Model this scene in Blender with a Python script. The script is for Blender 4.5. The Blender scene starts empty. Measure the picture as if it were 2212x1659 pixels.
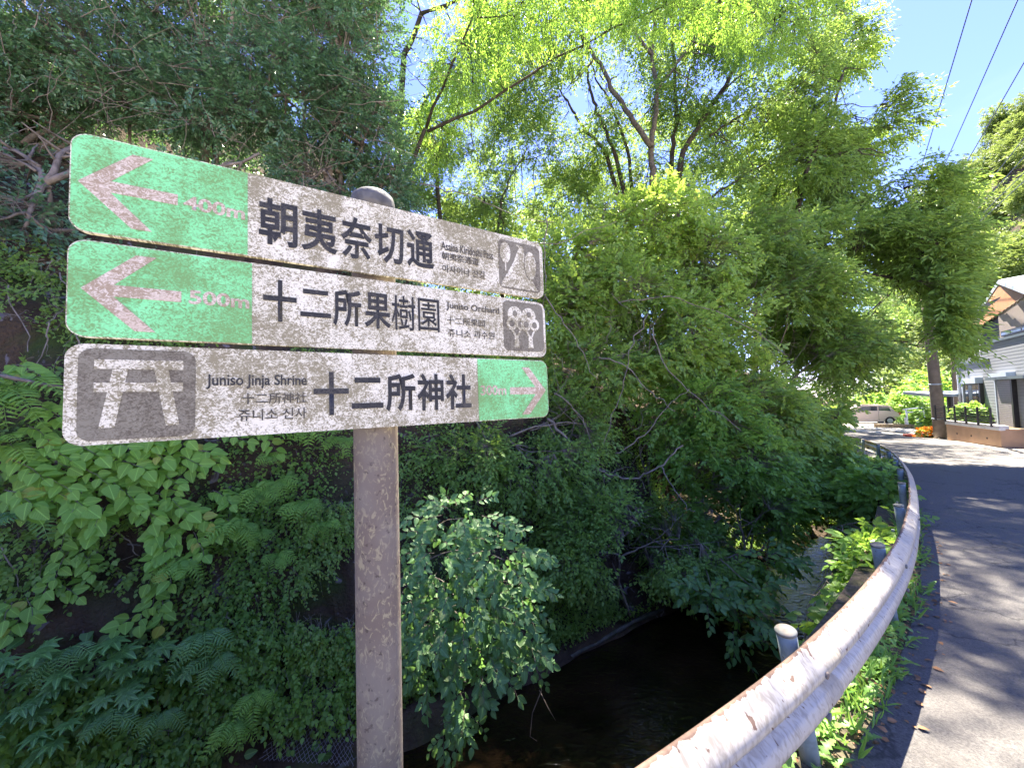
import bpy, math, random
import numpy as np
from mathutils import Vector, Matrix
from mathutils.geometry import tessellate_polygon

rng = np.random.default_rng(7)
random.seed(7)
R = math.radians
C = bpy.context.scene.collection
sc = bpy.context.scene

# ------------------------------------------------------------------ camera, sky, sun, exposure
PITCH, ROLL, FPX = R(2.445), R(1.694), 799.0          # measured from the sign boards; focal length in 2212-px units
EYE = 1.55
_rt, _up, _fw = np.array([1, 0, 0.]), np.array([0, -math.sin(PITCH), math.cos(PITCH)]), np.array([0, math.cos(PITCH), math.sin(PITCH)])
CR = math.cos(ROLL) * _rt - math.sin(ROLL) * _up
CU = math.sin(ROLL) * _rt + math.cos(ROLL) * _up
cam_d = bpy.data.cameras.new('camera')
cam = bpy.data.objects.new('camera', cam_d)
C.objects.link(cam)
sc.camera = cam
cam_d.sensor_width = 36.0
cam_d.lens = 36.0 * FPX / 2212.0
cam_d.clip_start, cam_d.clip_end = 0.05, 2000
cam.matrix_world = Matrix(((CR[0], CU[0], -_fw[0], 0), (CR[1], CU[1], -_fw[1], 0), (CR[2], CU[2], -_fw[2], EYE), (0, 0, 0, 1)))

SUN_EL, SUN_AZ_VEC = R(65), np.array([0.29, 0.957])
sun_dir = np.array([SUN_AZ_VEC[0] * math.cos(SUN_EL), SUN_AZ_VEC[1] * math.cos(SUN_EL), math.sin(SUN_EL)])
w = bpy.data.worlds.new('World'); sc.world = w; w.use_nodes = True
nt = w.node_tree; nt.nodes.clear()
sky = nt.nodes.new('ShaderNodeTexSky'); sky.sky_type = 'NISHITA'; sky.sun_disc = False
sky.sun_elevation = SUN_EL
sky.sun_rotation = math.atan2(SUN_AZ_VEC[0], SUN_AZ_VEC[1])
sky.air_density = 1.0; sky.dust_density = 0.15; sky.ozone_density = 3.5
bg = nt.nodes.new('ShaderNodeBackground'); bg.inputs[1].default_value = 0.075
tc = nt.nodes.new('ShaderNodeTexCoord'); mp = nt.nodes.new('ShaderNodeMapping')
mp.inputs['Rotation'].default_value = (0, 0, R(35)); mp.inputs['Scale'].default_value = (1.2, 3.2, 6)
nz = nt.nodes.new('ShaderNodeTexNoise'); nz.inputs['Scale'].default_value = 1.1; nz.inputs['Detail'].default_value = 7; nz.inputs['Distortion'].default_value = .8
cr = nt.nodes.new('ShaderNodeValToRGB'); cr.color_ramp.elements[0].position = .50; cr.color_ramp.elements[1].position = .85
cr.color_ramp.elements[1].color = (.22, .22, .22, 1)
mx = nt.nodes.new('ShaderNodeMixRGB'); mx.inputs[2].default_value = (3.2, 3.4, 4.2, 1)
outw = nt.nodes.new('ShaderNodeOutputWorld')
L = nt.links.new
L(tc.outputs['Generated'], mp.inputs[0]); L(mp.outputs[0], nz.inputs[0]); L(nz.outputs[0], cr.inputs[0]); L(cr.outputs[0], mx.inputs[0])
tn = nt.nodes.new('ShaderNodeMixRGB'); tn.blend_type = 'MULTIPLY'; tn.inputs[0].default_value = 1; tn.inputs[2].default_value = (.64, .60, .95, 1)
L(sky.outputs[0], tn.inputs[1]); L(tn.outputs[0], mx.inputs[1]); L(mx.outputs[0], bg.inputs[0]); L(bg.outputs[0], outw.inputs[0])
sl = bpy.data.lights.new('sun', 'SUN'); sl.energy = 4.9; sl.angle = R(0.53); sl.color = (1, .92, .78)
so = bpy.data.objects.new('sun', sl); C.objects.link(so)
so.rotation_euler = Vector(tuple(sun_dir)).to_track_quat('Z', 'Y').to_euler()
vs = sc.view_settings
vs.view_transform = 'Standard'; vs.look = 'None'; vs.gamma = 1; vs.use_curve_mapping = False; vs.exposure = 2.85
sc.cycles.max_bounces = 8; sc.cycles.diffuse_bounces = 6; sc.cycles.transmission_bounces = 4; sc.cycles.glossy_bounces = 3
sc.cycles.sample_clamp_indirect = 6

# ------------------------------------------------------------------ helpers
def ray(px, py):
    """direction (depth 1 along y) through a point of the photograph, in 2212-px units"""
    d = _fw + (px - 1106) / FPX * CR - (py - 829.5) / FPX * CU
    return d / d[1]
def at(px, py, Z):
    return np.array([0, 0, EYE]) + ray(px, py) * Z
def srun(x, y): return .72 * x + .69 * y
def gz(x, y):
    s = srun(x, y)
    return np.where(s < 12, -.045 * s, -.54 - .02 * (s - 12))
def G(px, py, h=0.):
    """point of the road surface (raised by h) seen at a pixel"""
    d = ray(px, py); lo, hi = .3, 120.
    for _ in range(60):
        m = (lo + hi) / 2
        if EYE + d[2] * m > gz(d[0] * m, m) + h: lo = m
        else: hi = m
    return np.array([d[0] * m, m, EYE + d[2] * m])
def unit(v):
    v = np.asarray(v, float)
    return v / np.maximum(np.linalg.norm(v, axis=-1, keepdims=True), 1e-9)

def link_mesh(name, verts, tris, mat=None, parent=None, rnd=None, uv=None, smooth=False, quads=None, local=None):
    me = bpy.data.meshes.new(name)
    verts = np.asarray(verts, np.float32)
    tris = np.asarray(tris, np.int32).reshape(-1, 3) if tris is not None and len(tris) else np.zeros((0, 3), np.int32)
    q = np.asarray(quads, np.int32).reshape(-1, 4) if quads is not None and len(quads) else np.zeros((0, 4), np.int32)
    me.vertices.add(len(verts)); me.vertices.foreach_set('co', verts.ravel())
    idx = np.concatenate([tris.ravel(), q.ravel()])
    me.loops.add(len(idx)); me.loops.foreach_set('vertex_index', idx)
    tot = np.concatenate([np.full(len(tris), 3), np.full(len(q), 4)]).astype(np.int32)
    st = np.concatenate([[0], np.cumsum(tot)[:-1]]).astype(np.int32)
    me.polygons.add(len(tot)); me.polygons.foreach_set('loop_start', st); me.polygons.foreach_set('loop_total', tot)
    me.polygons.foreach_set('use_smooth', np.full(len(tot), bool(smooth)))
    if uv is not None:
        l = me.uv_layers.new(name='UVMap'); l.data.foreach_set('uv', np.asarray(uv, np.float32)[idx].ravel())
    if rnd is not None:
        a = me.attributes.new('rnd', 'FLOAT', 'POINT'); a.data.foreach_set('value', np.asarray(rnd, np.float32))
    me.update(); me.validate()
    if mat: me.materials.append(mat)
    o = bpy.data.objects.new(name, me); C.objects.link(o)
    if parent is not None:
        o.parent = parent
        if local is None: o.location = -parent.location if not parent.get('_rot') else (0, 0, 0)
    return o
def thing(name, label, cat, loc=(0, 0, 0), group=None):
    o = bpy.data.objects.new(name, None); C.objects.link(o); o.location = tuple(loc); o.empty_display_size = .1
    o['label'] = label; o['category'] = cat
    if group: o['group'] = group
    return o
def tag(o, label, cat, group=None):
    o['label'] = label; o['category'] = cat
    if group: o['group'] = group
    return o
def struct(o, label=None):
    o['kind'] = 'structure'
    if label: o['label'] = label
    return o
def stuff(o, label=None, cat=None):
    o['kind'] = 'stuff'
    if label: o['label'] = label
    if cat: o['category'] = cat
    return o

class MB:
    """collects shapes (world coordinates) into one mesh"""
    def __init__(s): s.v = []; s.t = []; s.q = []; s.r = []; s.uv = []; s.n = 0
    def add(s, v, t=None, q=None, rnd=None, uv=None):
        v = np.asarray(v, float).reshape(-1, 3)
        s.v.append(v)
        if t is not None and len(t): s.t.append(np.asarray(t, int).reshape(-1, 3) + s.n)
        if q is not None and len(q): s.q.append(np.asarray(q, int).reshape(-1, 4) + s.n)
        s.r.append(np.full(len(v), random.random()) if rnd is None else np.asarray(rnd, float))
        s.uv.append(np.zeros((len(v), 2)) if uv is None else np.asarray(uv, float))
        s.n += len(v); return s
    def box(s, c, half, ax=None, ay=None, az=None):
        ax = unit(ax) if ax is not None else np.array([1, 0, 0.]); az = unit(az) if az is not None else np.array([0, 0, 1.])
        ay = unit(ay) if ay is not None else np.cross(az, ax)
        P = [np.asarray(c) + sx * half[0] * ax + sy * half[1] * ay + sz * half[2] * az for sx in (-1, 1) for sy in (-1, 1) for sz in (-1, 1)]
        return s.add(P, q=[(0, 1, 3, 2), (4, 6, 7, 5), (0, 4, 5, 1), (2, 3, 7, 6), (0, 2, 6, 4), (1, 5, 7, 3)])
    def tube(s, pts, rad, sides=6, cap=True, jitter=0):
        pts = np.asarray(pts, float); n = len(pts)
        rad = np.full(n, rad) if np.isscalar(rad) else np.asarray(rad, float)
        T = unit(np.gradient(pts, axis=0)); ref = np.array([0, 0, 1.]) if abs(T[0][2]) < .9 else np.array([1, 0, 0.])
        A = unit(np.cross(T, ref)); B = np.cross(T, A)
        an = np.arange(sides) / sides * 2 * np.pi
        ring = pts[:, None] + rad[:, None, None] * (np.cos(an)[None, :, None] * A[:, None] + np.sin(an)[None, :, None] * B[:, None])
        if jitter: ring += rng.normal(0, jitter, ring.shape) * rad[:, None, None]
        V = ring.reshape(-1, 3)
        i = np.arange(n - 1)[:, None] * sides; j = np.arange(sides)[None]; k = (j + 1) % sides
        q = np.stack([i + j, i + k, i + sides + k, i + sides + j], -1).reshape(-1, 4)
        ln = np.concatenate([[0], np.cumsum(np.linalg.norm(np.diff(pts, axis=0), axis=1))])
        uv = np.stack([np.repeat(ln, sides), np.tile(np.arange(sides) / sides, n)], -1)
        if cap:
            V = np.concatenate([V, pts[:1], pts[-1:]]); b = n * sides
            t = [(b, (m + 1) % sides, m) for m in range(sides)] + [(b + 1, b - sides + m, b - sides + (m + 1) % sides) for m in range(sides)]
            uv = np.concatenate([uv, [[0, 0], [ln[-1], 0]]])
            return s.add(V, t=t, q=q, uv=uv)
        return s.add(V, q=q, uv=uv)
    def prism(s, poly, c, ax, ay, th):
        """flat polygon (list of 2-D points) in the plane ax, ay, extruded by th along ax x ay"""
        ax = unit(ax); ay = unit(ay); az = np.cross(ax, ay); n = len(poly)
        P = [np.asarray(c) + p[0] * ax + p[1] * ay for p in poly]
        V = P + [p + az * th for p in P]
        me = [(i, (i + 1) % n, n + (i + 1) % n, n + i) for i in range(n)]
        from mathutils.geometry import tessellate_polygon
        tr = tessellate_polygon([[Vector((p[0], p[1], 0)) for p in poly]])
        t = [tuple(x) for x in tr] + [tuple(n + i for i in x[::-1]) for x in tr]
        return s.add(V, t=t, q=me)
    def build(s, name, mat, parent=None, smooth=False):
        if not s.v: return None
        return link_mesh(name, np.concatenate(s.v), np.concatenate(s.t) if s.t else None, mat, parent, np.concatenate(s.r),
                         np.concatenate(s.uv), smooth, np.concatenate(s.q) if s.q else None)

def bevel(o, wd=.01, seg=2):
    m = o.modifiers.new('bevel', 'BEVEL'); m.width = wd; m.segments = seg; m.limit_method = 'ANGLE'; return o

# ------------------------------------------------------------------ materials
def newmat(name):
    m = bpy.data.materials.new(name); m.use_nodes = True; n = m.node_tree; n.nodes.clear()
    out = n.nodes.new('ShaderNodeOutputMaterial'); return m, n, out
def nd(n, t, **kw):
    x = n.nodes.new(t)
    for k, v in kw.items():
        if k.startswith('i_'):
            k2 = k[2:].replace('_', ' ')
            x.inputs[k2].default_value = v
        else: setattr(x, k, v)
    return x
def ramp(n, src, stops):
    r = n.nodes.new('ShaderNodeValToRGB'); e = r.color_ramp.elements
    while len(e) < len(stops): e.new(.5)
    for k, (p, c) in enumerate(stops):
        e[k].position = p; e[k].color = (c, c, c, 1) if np.isscalar(c) else (*c, 1)
    n.links.new(src, r.inputs[0]); return r.outputs[0]
def noise(n, scale, detail=4, dist=0, coord='Object', rough=.5, vec=None, scl=None):
    if vec is None:
        vec = nd(n, 'ShaderNodeTexCoord').outputs[coord]
    if scl is not None:
        m = nd(n, 'ShaderNodeMapping'); m.inputs['Scale'].default_value = scl; n.links.new(vec, m.inputs[0]); vec = m.outputs[0]
    t = nd(n, 'ShaderNodeTexNoise'); t.inputs['Scale'].default_value = scale; t.inputs['Detail'].default_value = detail
    t.inputs['Distortion'].default_value = dist; t.inputs['Roughness'].default_value = rough
    n.links.new(vec, t.inputs['Vector']); return t.outputs['Fac']
def mix(n, f, a, b, mode='MIX'):
    m = nd(n, 'ShaderNodeMixRGB', blend_type=mode)
    for k, v in ((0, f), (1, a), (2, b)):
        if hasattr(v, 'links') or hasattr(v, 'is_linked'): n.links.new(v, m.inputs[k])
        else: m.inputs[k].default_value = v if (k == 0) else (*v, 1)
    return m.outputs[0]
def math_(n, op, a, b=None, clamp=False):
    m = nd(n, 'ShaderNodeMath', operation=op, use_clamp=clamp)
    for k, v in ((0, a), (1, b)):
        if v is None: continue
        if hasattr(v, 'is_linked'): n.links.new(v, m.inputs[k])
        else: m.inputs[k].default_value = v
    return m.outputs[0]
def bsdf(n, out, col, rough=.6, spec=.3, metal=0, bump=None, bs=.3, bd=.01):
    p = nd(n, 'ShaderNodeBsdfPrincipled')
    if hasattr(col, 'is_linked'): n.links.new(col, p.inputs['Base Color'])
    else: p.inputs['Base Color'].default_value = (*col, 1)
    if hasattr(rough, 'is_linked'): n.links.new(rough, p.inputs['Roughness'])
    else: p.inputs['Roughness'].default_value = rough
    p.inputs['Specular IOR Level'].default_value = spec; p.inputs['Metallic'].default_value = metal
    if bump is not None:
        b = nd(n, 'ShaderNodeBump'); b.inputs['Strength'].default_value = bs; b.inputs['Distance'].default_value = bd
        n.links.new(bump, b.inputs['Height']); n.links.new(b.outputs[0], p.inputs['Normal'])
    n.links.new(p.outputs[0], out.inputs[0]); return p
def simple(name, col, rough=.6, var=.25, scale=8, bscale=None, spec=.3, metal=0, bs=.2, dirt=None):
    m, n, out = newmat(name)
    f = noise(n, scale, 6, .3)
    c = mix(n, ramp(n, f, [(.3, 0.), (.7, 1.)]), tuple(x * (1 - var) for x in col), tuple(min(1, x * (1 + var)) for x in col))
    if dirt: c = mix(n, ramp(n, noise(n, scale * .37, 8, .8), [(.5, 0.), (.72, .8)]), c, dirt)
    bsdf(n, out, c, rough, spec, metal, noise(n, bscale, 6) if bscale else None, bs); return m

def leafmat(name, dark, light, trans, tf=.35, rough=.42, spec=.4, veins=False, clump=.8, odd=None):
    dark, light, trans = tuple(x * 1.95 for x in dark), tuple(x * 1.95 for x in light), tuple(min(.9, x * 1.5) for x in trans)
    m, n, out = newmat(name)
    a = nd(n, 'ShaderNodeAttribute', attribute_name='rnd'); oi = nd(n, 'ShaderNodeObjectInfo')
    r = math_(n, 'FRACT', math_(n, 'ADD', a.outputs['Fac'], oi.outputs['Random']))
    cl = ramp(n, noise(n, clump, 3), [(.35, 0.), (.65, 1.)])
    f = math_(n, 'ADD', math_(n, 'MULTIPLY', r, .6), math_(n, 'MULTIPLY', cl, .4))
    c = mix(n, f, dark, light)
    if odd: c = mix(n, ramp(n, r, [(.0, 0.), (.965, 0.), (.97, 1.)]), c, odd)
    bump = None
    if veins:
        uv = nd(n, 'ShaderNodeUVMap'); sp = nd(n, 'ShaderNodeSeparateXYZ'); n.links.new(uv.outputs[0], sp.inputs[0])
        av = math_(n, 'ABSOLUTE', math_(n, 'SUBTRACT', sp.outputs[1], .5))
        side = math_(n, 'SINE', math_(n, 'MULTIPLY', math_(n, 'SUBTRACT', sp.outputs[0], math_(n, 'MULTIPLY', av, .9)), 48.))
        sv = ramp(n, side, [(.90, 0.), (1., .35)]); mr = ramp(n, av, [(.008, .8), (.03, 0.)])
        vv = math_(n, 'MAXIMUM', sv, mr)
        c = mix(n, vv, c, tuple(min(1, x * 1.9 + .015) for x in light))
        c = mix(n, math_(n, 'MULTIPLY', noise(n, 90, 3, coord='Object'), .35), c, dark)
        bump = side
    p = nd(n, 'ShaderNodeBsdfPrincipled'); n.links.new(c, p.inputs['Base Color'])
    p.inputs['Roughness'].default_value = rough; p.inputs['Specular IOR Level'].default_value = spec
    t = nd(n, 'ShaderNodeBsdfTranslucent'); tcol = mix(n, f, tuple(x * .75 for x in trans), trans); n.links.new(tcol, t.inputs[0])
    if bump is not None:
        b = nd(n, 'ShaderNodeBump'); b.inputs['Strength'].default_value = .25; b.inputs['Distance'].default_value = .004
        n.links.new(bump, b.inputs['Height']); n.links.new(b.outputs[0], p.inputs['Normal'])
    ms = nd(n, 'ShaderNodeMixShader'); ms.inputs[0].default_value = tf
    n.links.new(p.outputs[0], ms.inputs[1]); n.links.new(t.outputs[0], ms.inputs[2]); n.links.new(ms.outputs[0], out.inputs[0]); return m

M = {}
M['ever'] = leafmat('evergreen_leaf', (.030, .065, .038), (.075, .150, .070), (.14, .26, .07), .28, .30, .8)
M['lime'] = leafmat('lime_leaf', (.048, .098, .022), (.105, .180, .038), (.22, .31, .06), .42, .45, .3)
M['mid'] = leafmat('mid_leaf', (.052, .105, .022), (.120, .200, .040), (.34, .52, .07), .42, .4, .4)
M['right'] = leafmat('drooping_leaf', (.034, .070, .016), (.105, .175, .038), (.27, .38, .06), .42, .4, .4)
M['thick'] = leafmat('thicket_leaf', (.068, .118, .030), (.155, .230, .062), (.42, .56, .08), .48, .38, .45, odd=(.30, .26, .05))
M['creep'] = leafmat('creeper_leaf', (.054, .102, .024), (.132, .208, .044), (.30, .44, .06), .4, .45, .35, clump=2.)
M['yg'] = leafmat('broad_leaf', (.075, .150, .020), (.135, .225, .034), (.34, .50, .06), .33, .45, .35, veins=True, odd=(.42, .38, .07))
M['blue'] = leafmat('bush_leaf', (.040, .088, .027), (.074, .140, .044), (.20, .38, .08), .3, .42, .4, veins=True, odd=(.22, .27, .10))
M['fern'] = leafmat('fern_leaf', (.075, .145, .022), (.145, .240, .038), (.18, .34, .06), .28, .5, .3)
M['dark'] = leafmat('dark_leaf', (.034, .082, .020), (.085, .158, .036), (.12, .24, .06), .25, .36, .5, veins=True)
M['weed'] = leafmat('weed_leaf', (.065, .140, .028), (.130, .230, .050), (.28, .42, .07), .3, .45, .35)
M['hill'] = leafmat('hill_leaf', (.040, .075, .020), (.105, .145, .042), (.22, .28, .06), .3, .5, .3, clump=.25)
M['garden'] = leafmat('garden_leaf', (.060, .130, .030), (.150, .240, .060), (.35, .50, .08), .35, .45, .3)
M['orange'] = leafmat('orange_petal', (.55, .16, .02), (.75, .38, .03), (.7, .3, .03), .3, .5, .3)
M['deadleaf'] = simple('dead_leaf', (.25, .13, .06), .8, .4, 12)
M['bark'] = simple('bark', (.115, .095, .075), .9, .45, 14, 40, .2, 0, .6)
M['darkbark'] = simple('dark_bark', (.060, .048, .038), .9, .45, 14, 40, .2, 0, .6)
M['twig'] = simple('twig_bark', (.20, .165, .13), .85, .4, 10, 60, .2, 0, .4)

# ------------------------------------------------------------------ leaves
def T_far():
    v = np.array([[0, 0, 0], [.42, .27, .05], [1, 0, -.06], [.42, -.27, .05]]); t = [(0, 2, 1), (0, 3, 2)]; return v, np.array(t)
def T_lo(wd=.27):
    v = np.array([[0, 0, 0], [.45, wd, .06], [1, 0, -.08], [.45, -wd, .06]]); return v, np.array([(0, 2, 1), (0, 3, 2)])
def T_mid(wd=.27):
    v = np.array([[0, 0, 0], [.28, wd, .05], [.68, wd * .72, .02], [1, 0, -.10], [.68, -wd * .72, .02], [.28, -wd, .05], [.45, 0, -.02]])
    t = [(0, 6, 1), (1, 6, 2), (2, 6, 3), (3, 6, 4), (4, 6, 5), (5, 6, 0)]; return v, np.array(t)
def T_near(wd=.33, serr=.012, n=8, curl=-.16, point=1.5):
    V = []; U = []
    for i in range(n + 1):
        u = i / n; hw = wd * (math.sin(math.pi * min(1, u ** .78)) ** .8) * (1 - .30 * u ** point) + (serr if i % 2 else 0) * (0 < i < n)
        zc = curl * u * u
        for sgn in (1, 0, -1):
            V.append((u + (.02 if i % 2 and sgn else 0), sgn * hw, zc + abs(sgn) * hw * .28)); U.append((u, .5 + sgn * hw))
    t = []
    for i in range(n):
        a = i * 3
        for k in (0, 1):
            t += [(a + k, a + k + 1, a + 3 + k), (a + k + 1, a + 4 + k, a + 3 + k)]
    return np.array(V), np.array(t), np.array(U)

def place(tpl, pos, axis, nrm, size, wscale=None):
    """instances of a leaf template as raw arrays"""
    v, t = tpl[0], tpl[1]; K = len(v); N = len(pos)
    ax = unit(axis); nz_ = unit(nrm - (nrm * ax).sum(-1, keepdims=True) * ax); ay = np.cross(nz_, ax)
    size = np.broadcast_to(size, (N,)); ws = np.ones(N) if wscale is None else wscale
    V = pos[:, None] + size[:, None, None] * (v[None, :, 0:1] * ax[:, None] + ws[:, None, None] * v[None, :, 1:2] * ay[:, None] + v[None, :, 2:3] * nz_[:, None])
    Tt = t[None] + (np.arange(N) * K)[:, None, None]
    rnd = np.repeat(rng.random(N), K)
    if len(tpl) > 2: uv = np.tile(tpl[2], (N, 1))
    else: uv = np.tile(np.stack([v[:, 0], v[:, 1] + .5], -1), (N, 1))
    return V.reshape(-1, 3), Tt.reshape(-1, 3), rnd, uv

_ph = rng.random((12, 3)) * 6.28; _fr = rng.normal(0, 1, (12, 3))
def nfield(p, s):
    return sum(np.sin((p * s) @ _fr[k] + _ph[k, 0]) for k in range(12)) / 12 ** .5 / .7

def blob(px, py, Z, rx, ry, rd):
    return (at(px, py, Z), np.array([rx * Z / FPX, rd, ry * Z / FPX]))
def sample_blobs(blobs, n, gap=.0, gs=1.2, shell=.6):
    wt = np.array([b[1][0] * b[1][2] for b in blobs]) ** .9; wt = wt / wt.sum()
    P = []; O = []; B = []
    for k, (c, r) in enumerate(blobs):
        m = int(n * wt[k]) + 1
        d = unit(rng.normal(size=(m * 3, 3))); rr = rng.random(m * 3) ** (1 / 3.); rr = shell * rr ** .5 + (1 - shell) * rr
        rr *= 1 + .18 * nfield(d * 2.5 + c, 1.6)
        p = c + d * rr[:, None] * r
        keep = nfield(p, gs) > gap if gap > -5 else np.ones(len(p), bool)
        p = p[keep][:m]; P.append(p); O.append(unit((p - c) / r)); B.append(np.full(len(p), k))
    return np.concatenate(P), np.concatenate(O), np.concatenate(B)

def sprays(P, O, leaf, nleaf=9, slen=.35, droop=.1, upb=.8, tpl=None, twr=.003, limbs=None, conn=.5, outw=1., wild=.5, maxc=1.2):
    """leafy twigs: returns leaf arrays and twig arrays"""
    N = len(P); tpl = tpl or T_far()
    D = unit(O * outw + rng.normal(0, wild, (N, 3)) + np.array([0, 0, -droop]))
    D[:, 2] *= .7; D = unit(D)
    Np = unit(np.array([0, 0, 1.]) * upb + rng.normal(0, .33, (N, 3)) + O * .25)
    Np = unit(Np - (Np * D).sum(-1, keepdims=True) * D); S = np.cross(Np, D)
    sl_ = slen * (.7 + .6 * rng.random(N))
    tt = (np.arange(nleaf) + .6) / nleaf
    tj = tt[None] + rng.normal(0, .03, (N, nleaf))
    side = np.where(np.arange(nleaf) % 2, 1., -1.)[None] * np.ones((N, 1))
    sag = -droop * .6 * (tj ** 2)
    pos = P[:, None] + D[:, None] * (tj * sl_[:, None])[..., None] + np.array([0, 0, 1.]) * (sag * sl_[:, None])[..., None]
    an = side * (.75 - .45 * (tt[None] > .93)) + rng.normal(0, .18, (N, nleaf))
    ax = D[:, None] * np.cos(an)[..., None] + S[:, None] * np.sin(an)[..., None] + np.array([0, 0, -1.]) * (droop * .8 + .1 * rng.random((N, nleaf)))[..., None]
    nr = Np[:, None] + rng.normal(0, .38, (N, nleaf, 3))
    sz = leaf * (.65 + .6 * rng.random((N, nleaf)))
    keep = rng.random((N, nleaf)) < .92
    A = place(tpl, pos[keep], ax[keep], nr[keep], sz[keep])
    # twigs
    tip = P + D * sl_[:, None] + np.array([0, 0, 1.]) * (-droop * .6 * sl_)[:, None]
    if limbs is not None and conn > 0:
        idx = np.empty(N, int)
        for s0 in range(0, N, 4000):
            dd = ((P[s0:s0 + 4000, None] - limbs[None]) ** 2).sum(-1); idx[s0:s0 + 4000] = dd.argmin(1)
        q = limbs[idx]; dv = q - P; dl = np.linalg.norm(dv, axis=1, keepdims=True)
        base = P + dv * np.minimum(1, maxc / np.maximum(dl, 1e-6))
    else: base = P - D * slen * .6
    kp = rng.random(N) < conn
    b, p, t_ = base[kp], P[kp], tip[kp]
    mid = (b + p) / 2 + rng.normal(0, .04, b.shape) * np.linalg.norm(b - p, axis=1, keepdims=True)
    pts = np.stack([b, p, t_], 1); n2 = len(pts)
    T = unit(t_ - b); A1 = unit(np.cross(T, [.3, .2, 1.])); B1 = np.cross(T, A1)
    rr = np.array([1.6, 1., .35]) * twr
    an3 = np.arange(3) * 2.0944
    off = np.cos(an3)[None, :, None] * A1[:, None] + np.sin(an3)[None, :, None] * B1[:, None]
    V = pts[:, :, None] + off[:, None] * rr[None, :, None, None]
    V = V.reshape(-1, 3)
    f = []
    for i in range(2):
        for j in range(3):
            k = (j + 1) % 3; f.append((i * 3 + j, i * 3 + k, i * 3 + 3 + k, i * 3 + 3 + j))
    Q = np.array(f)[None] + (np.arange(n2) * 9)[:, None, None]
    return A, (V, Q.reshape(-1, 4))

def wiggle(a, b, n=6, amp=.08, sag=0., bend=None):
    a, b = np.asarray(a, float), np.asarray(b, float); t = np.linspace(0, 1, n)[:, None]; L_ = np.linalg.norm(b - a)
    p = a + (b - a) * t
    if bend is not None: p = p + np.asarray(bend) * (4 * t * (1 - t)) * L_
    w_ = np.cumsum(rng.normal(0, amp * L_ / n, (n, 3)), 0); w_ -= t * w_[-1]
    p = p + w_; p[:, 2] -= sag * L_ * (4 * t[:, 0] * (1 - t[:, 0])); return p

def densify(p, step=.15):
    o = []
    for a, b in zip(p[:-1], p[1:]):
        k = max(1, int(np.linalg.norm(b - a) / step)); o.append(a + (b - a) * np.linspace(0, 1, k, endpoint=False)[:, None])
    o.append(p[-1:]); return np.concatenate(o)

def make_tree(name, label, cat, base, blobs, mat, n, leaf, trunk_r=.12, fork=.35, limbs=None, nleaf=9, slen=.35, droop=.1, gap=-.2, gs=1.2,
              barkm='bark', group=None, tpl=None, subs=6, wild=.5, conn=.35, twr=.003, upb=.8, shell=.6, outw=1., stems=1, trunk_name='trunk', limb_r=.045, maxc=1.2):
    base = np.asarray(base, float)
    root = thing(name, label, cat, base, group)
    tb = MB(); LP = []
    cen = np.mean([b[0] for b in blobs], 0)
    if limbs is None:
        limbs = []
        tops = []
        for s_ in range(stems):
            top = base + (cen - base) * fork + (rng.normal(0, .25, 3) * (stems > 1))
            p = wiggle(base + (rng.normal(0, .12, 3) * [1, 1, 0] * (stems > 1)), top, 7, .10); limbs.append((p, trunk_r / stems ** .5, trunk_r * .62 / stems ** .5)); tops.append(top)
        for c, r in blobs:
            top = tops[int(np.argmin([np.linalg.norm(c - t) for t in tops]))]
            e = c + (c - top) * .15
            p = wiggle(top, e, 9, .16, 0, (0, 0, .06)); limbs.append((p, max(limb_r, trunk_r * .5), limb_r * .4))
            for k in range(subs):
                i = rng.integers(2, 8); q = c + unit(rng.normal(size=3)) * r * .8
                limbs.append((wiggle(p[i], q, 6, .16, .03), limb_r * .5, limb_r * .14))
    else:
        for c, r in blobs:
            allp = np.concatenate([l[0] for l in limbs])
            for k in range(subs):
                q = c + unit(rng.normal(size=3)) * r * .8
                i = int(((allp - q) ** 2).sum(1).argmin()); limbs.append((wiggle(allp[i], q, 6, .16, .0), limb_r * .45, limb_r * .12))
    for p, r0, r1 in limbs:
        tb.tube(p, np.linspace(r0, r1, len(p)), 7 if r0 > .04 else 5, True, .04); LP.append(densify(p, .25))
    LP = np.concatenate(LP)
    if len(LP) > 1500: LP = LP[rng.choice(len(LP), 1500, False)]
    P, O, B = sample_blobs(blobs, n, gap, gs, shell)
    rel = P - [0, 0, EYE]; dz_ = rel @ _fw; ex_ = np.zeros(len(P), bool)
    for (ex, ey, rx_, ry_, zmax) in CLEAR:
        ex_ |= (((((rel @ CR) / dz_ * FPX + 1106 - ex) / rx_) ** 2 + ((829.5 - (rel @ CU) / dz_ * FPX - ey) / ry_) ** 2 < 1) & (dz_ < zmax))
    P, O = P[~ex_], O[~ex_]
    A, (tv, tq) = sprays(P, O, leaf, nleaf, slen, droop, upb, tpl, twr, LP, conn, outw, wild, maxc)
    tb.add(tv, q=tq)
    tb.build(trunk_name, M[barkm], root, smooth=True)
    o = link_mesh('crown', A[0], A[1], M[mat], root, A[2], A[3]); o['kind'] = 'stuff'
    return root

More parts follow.
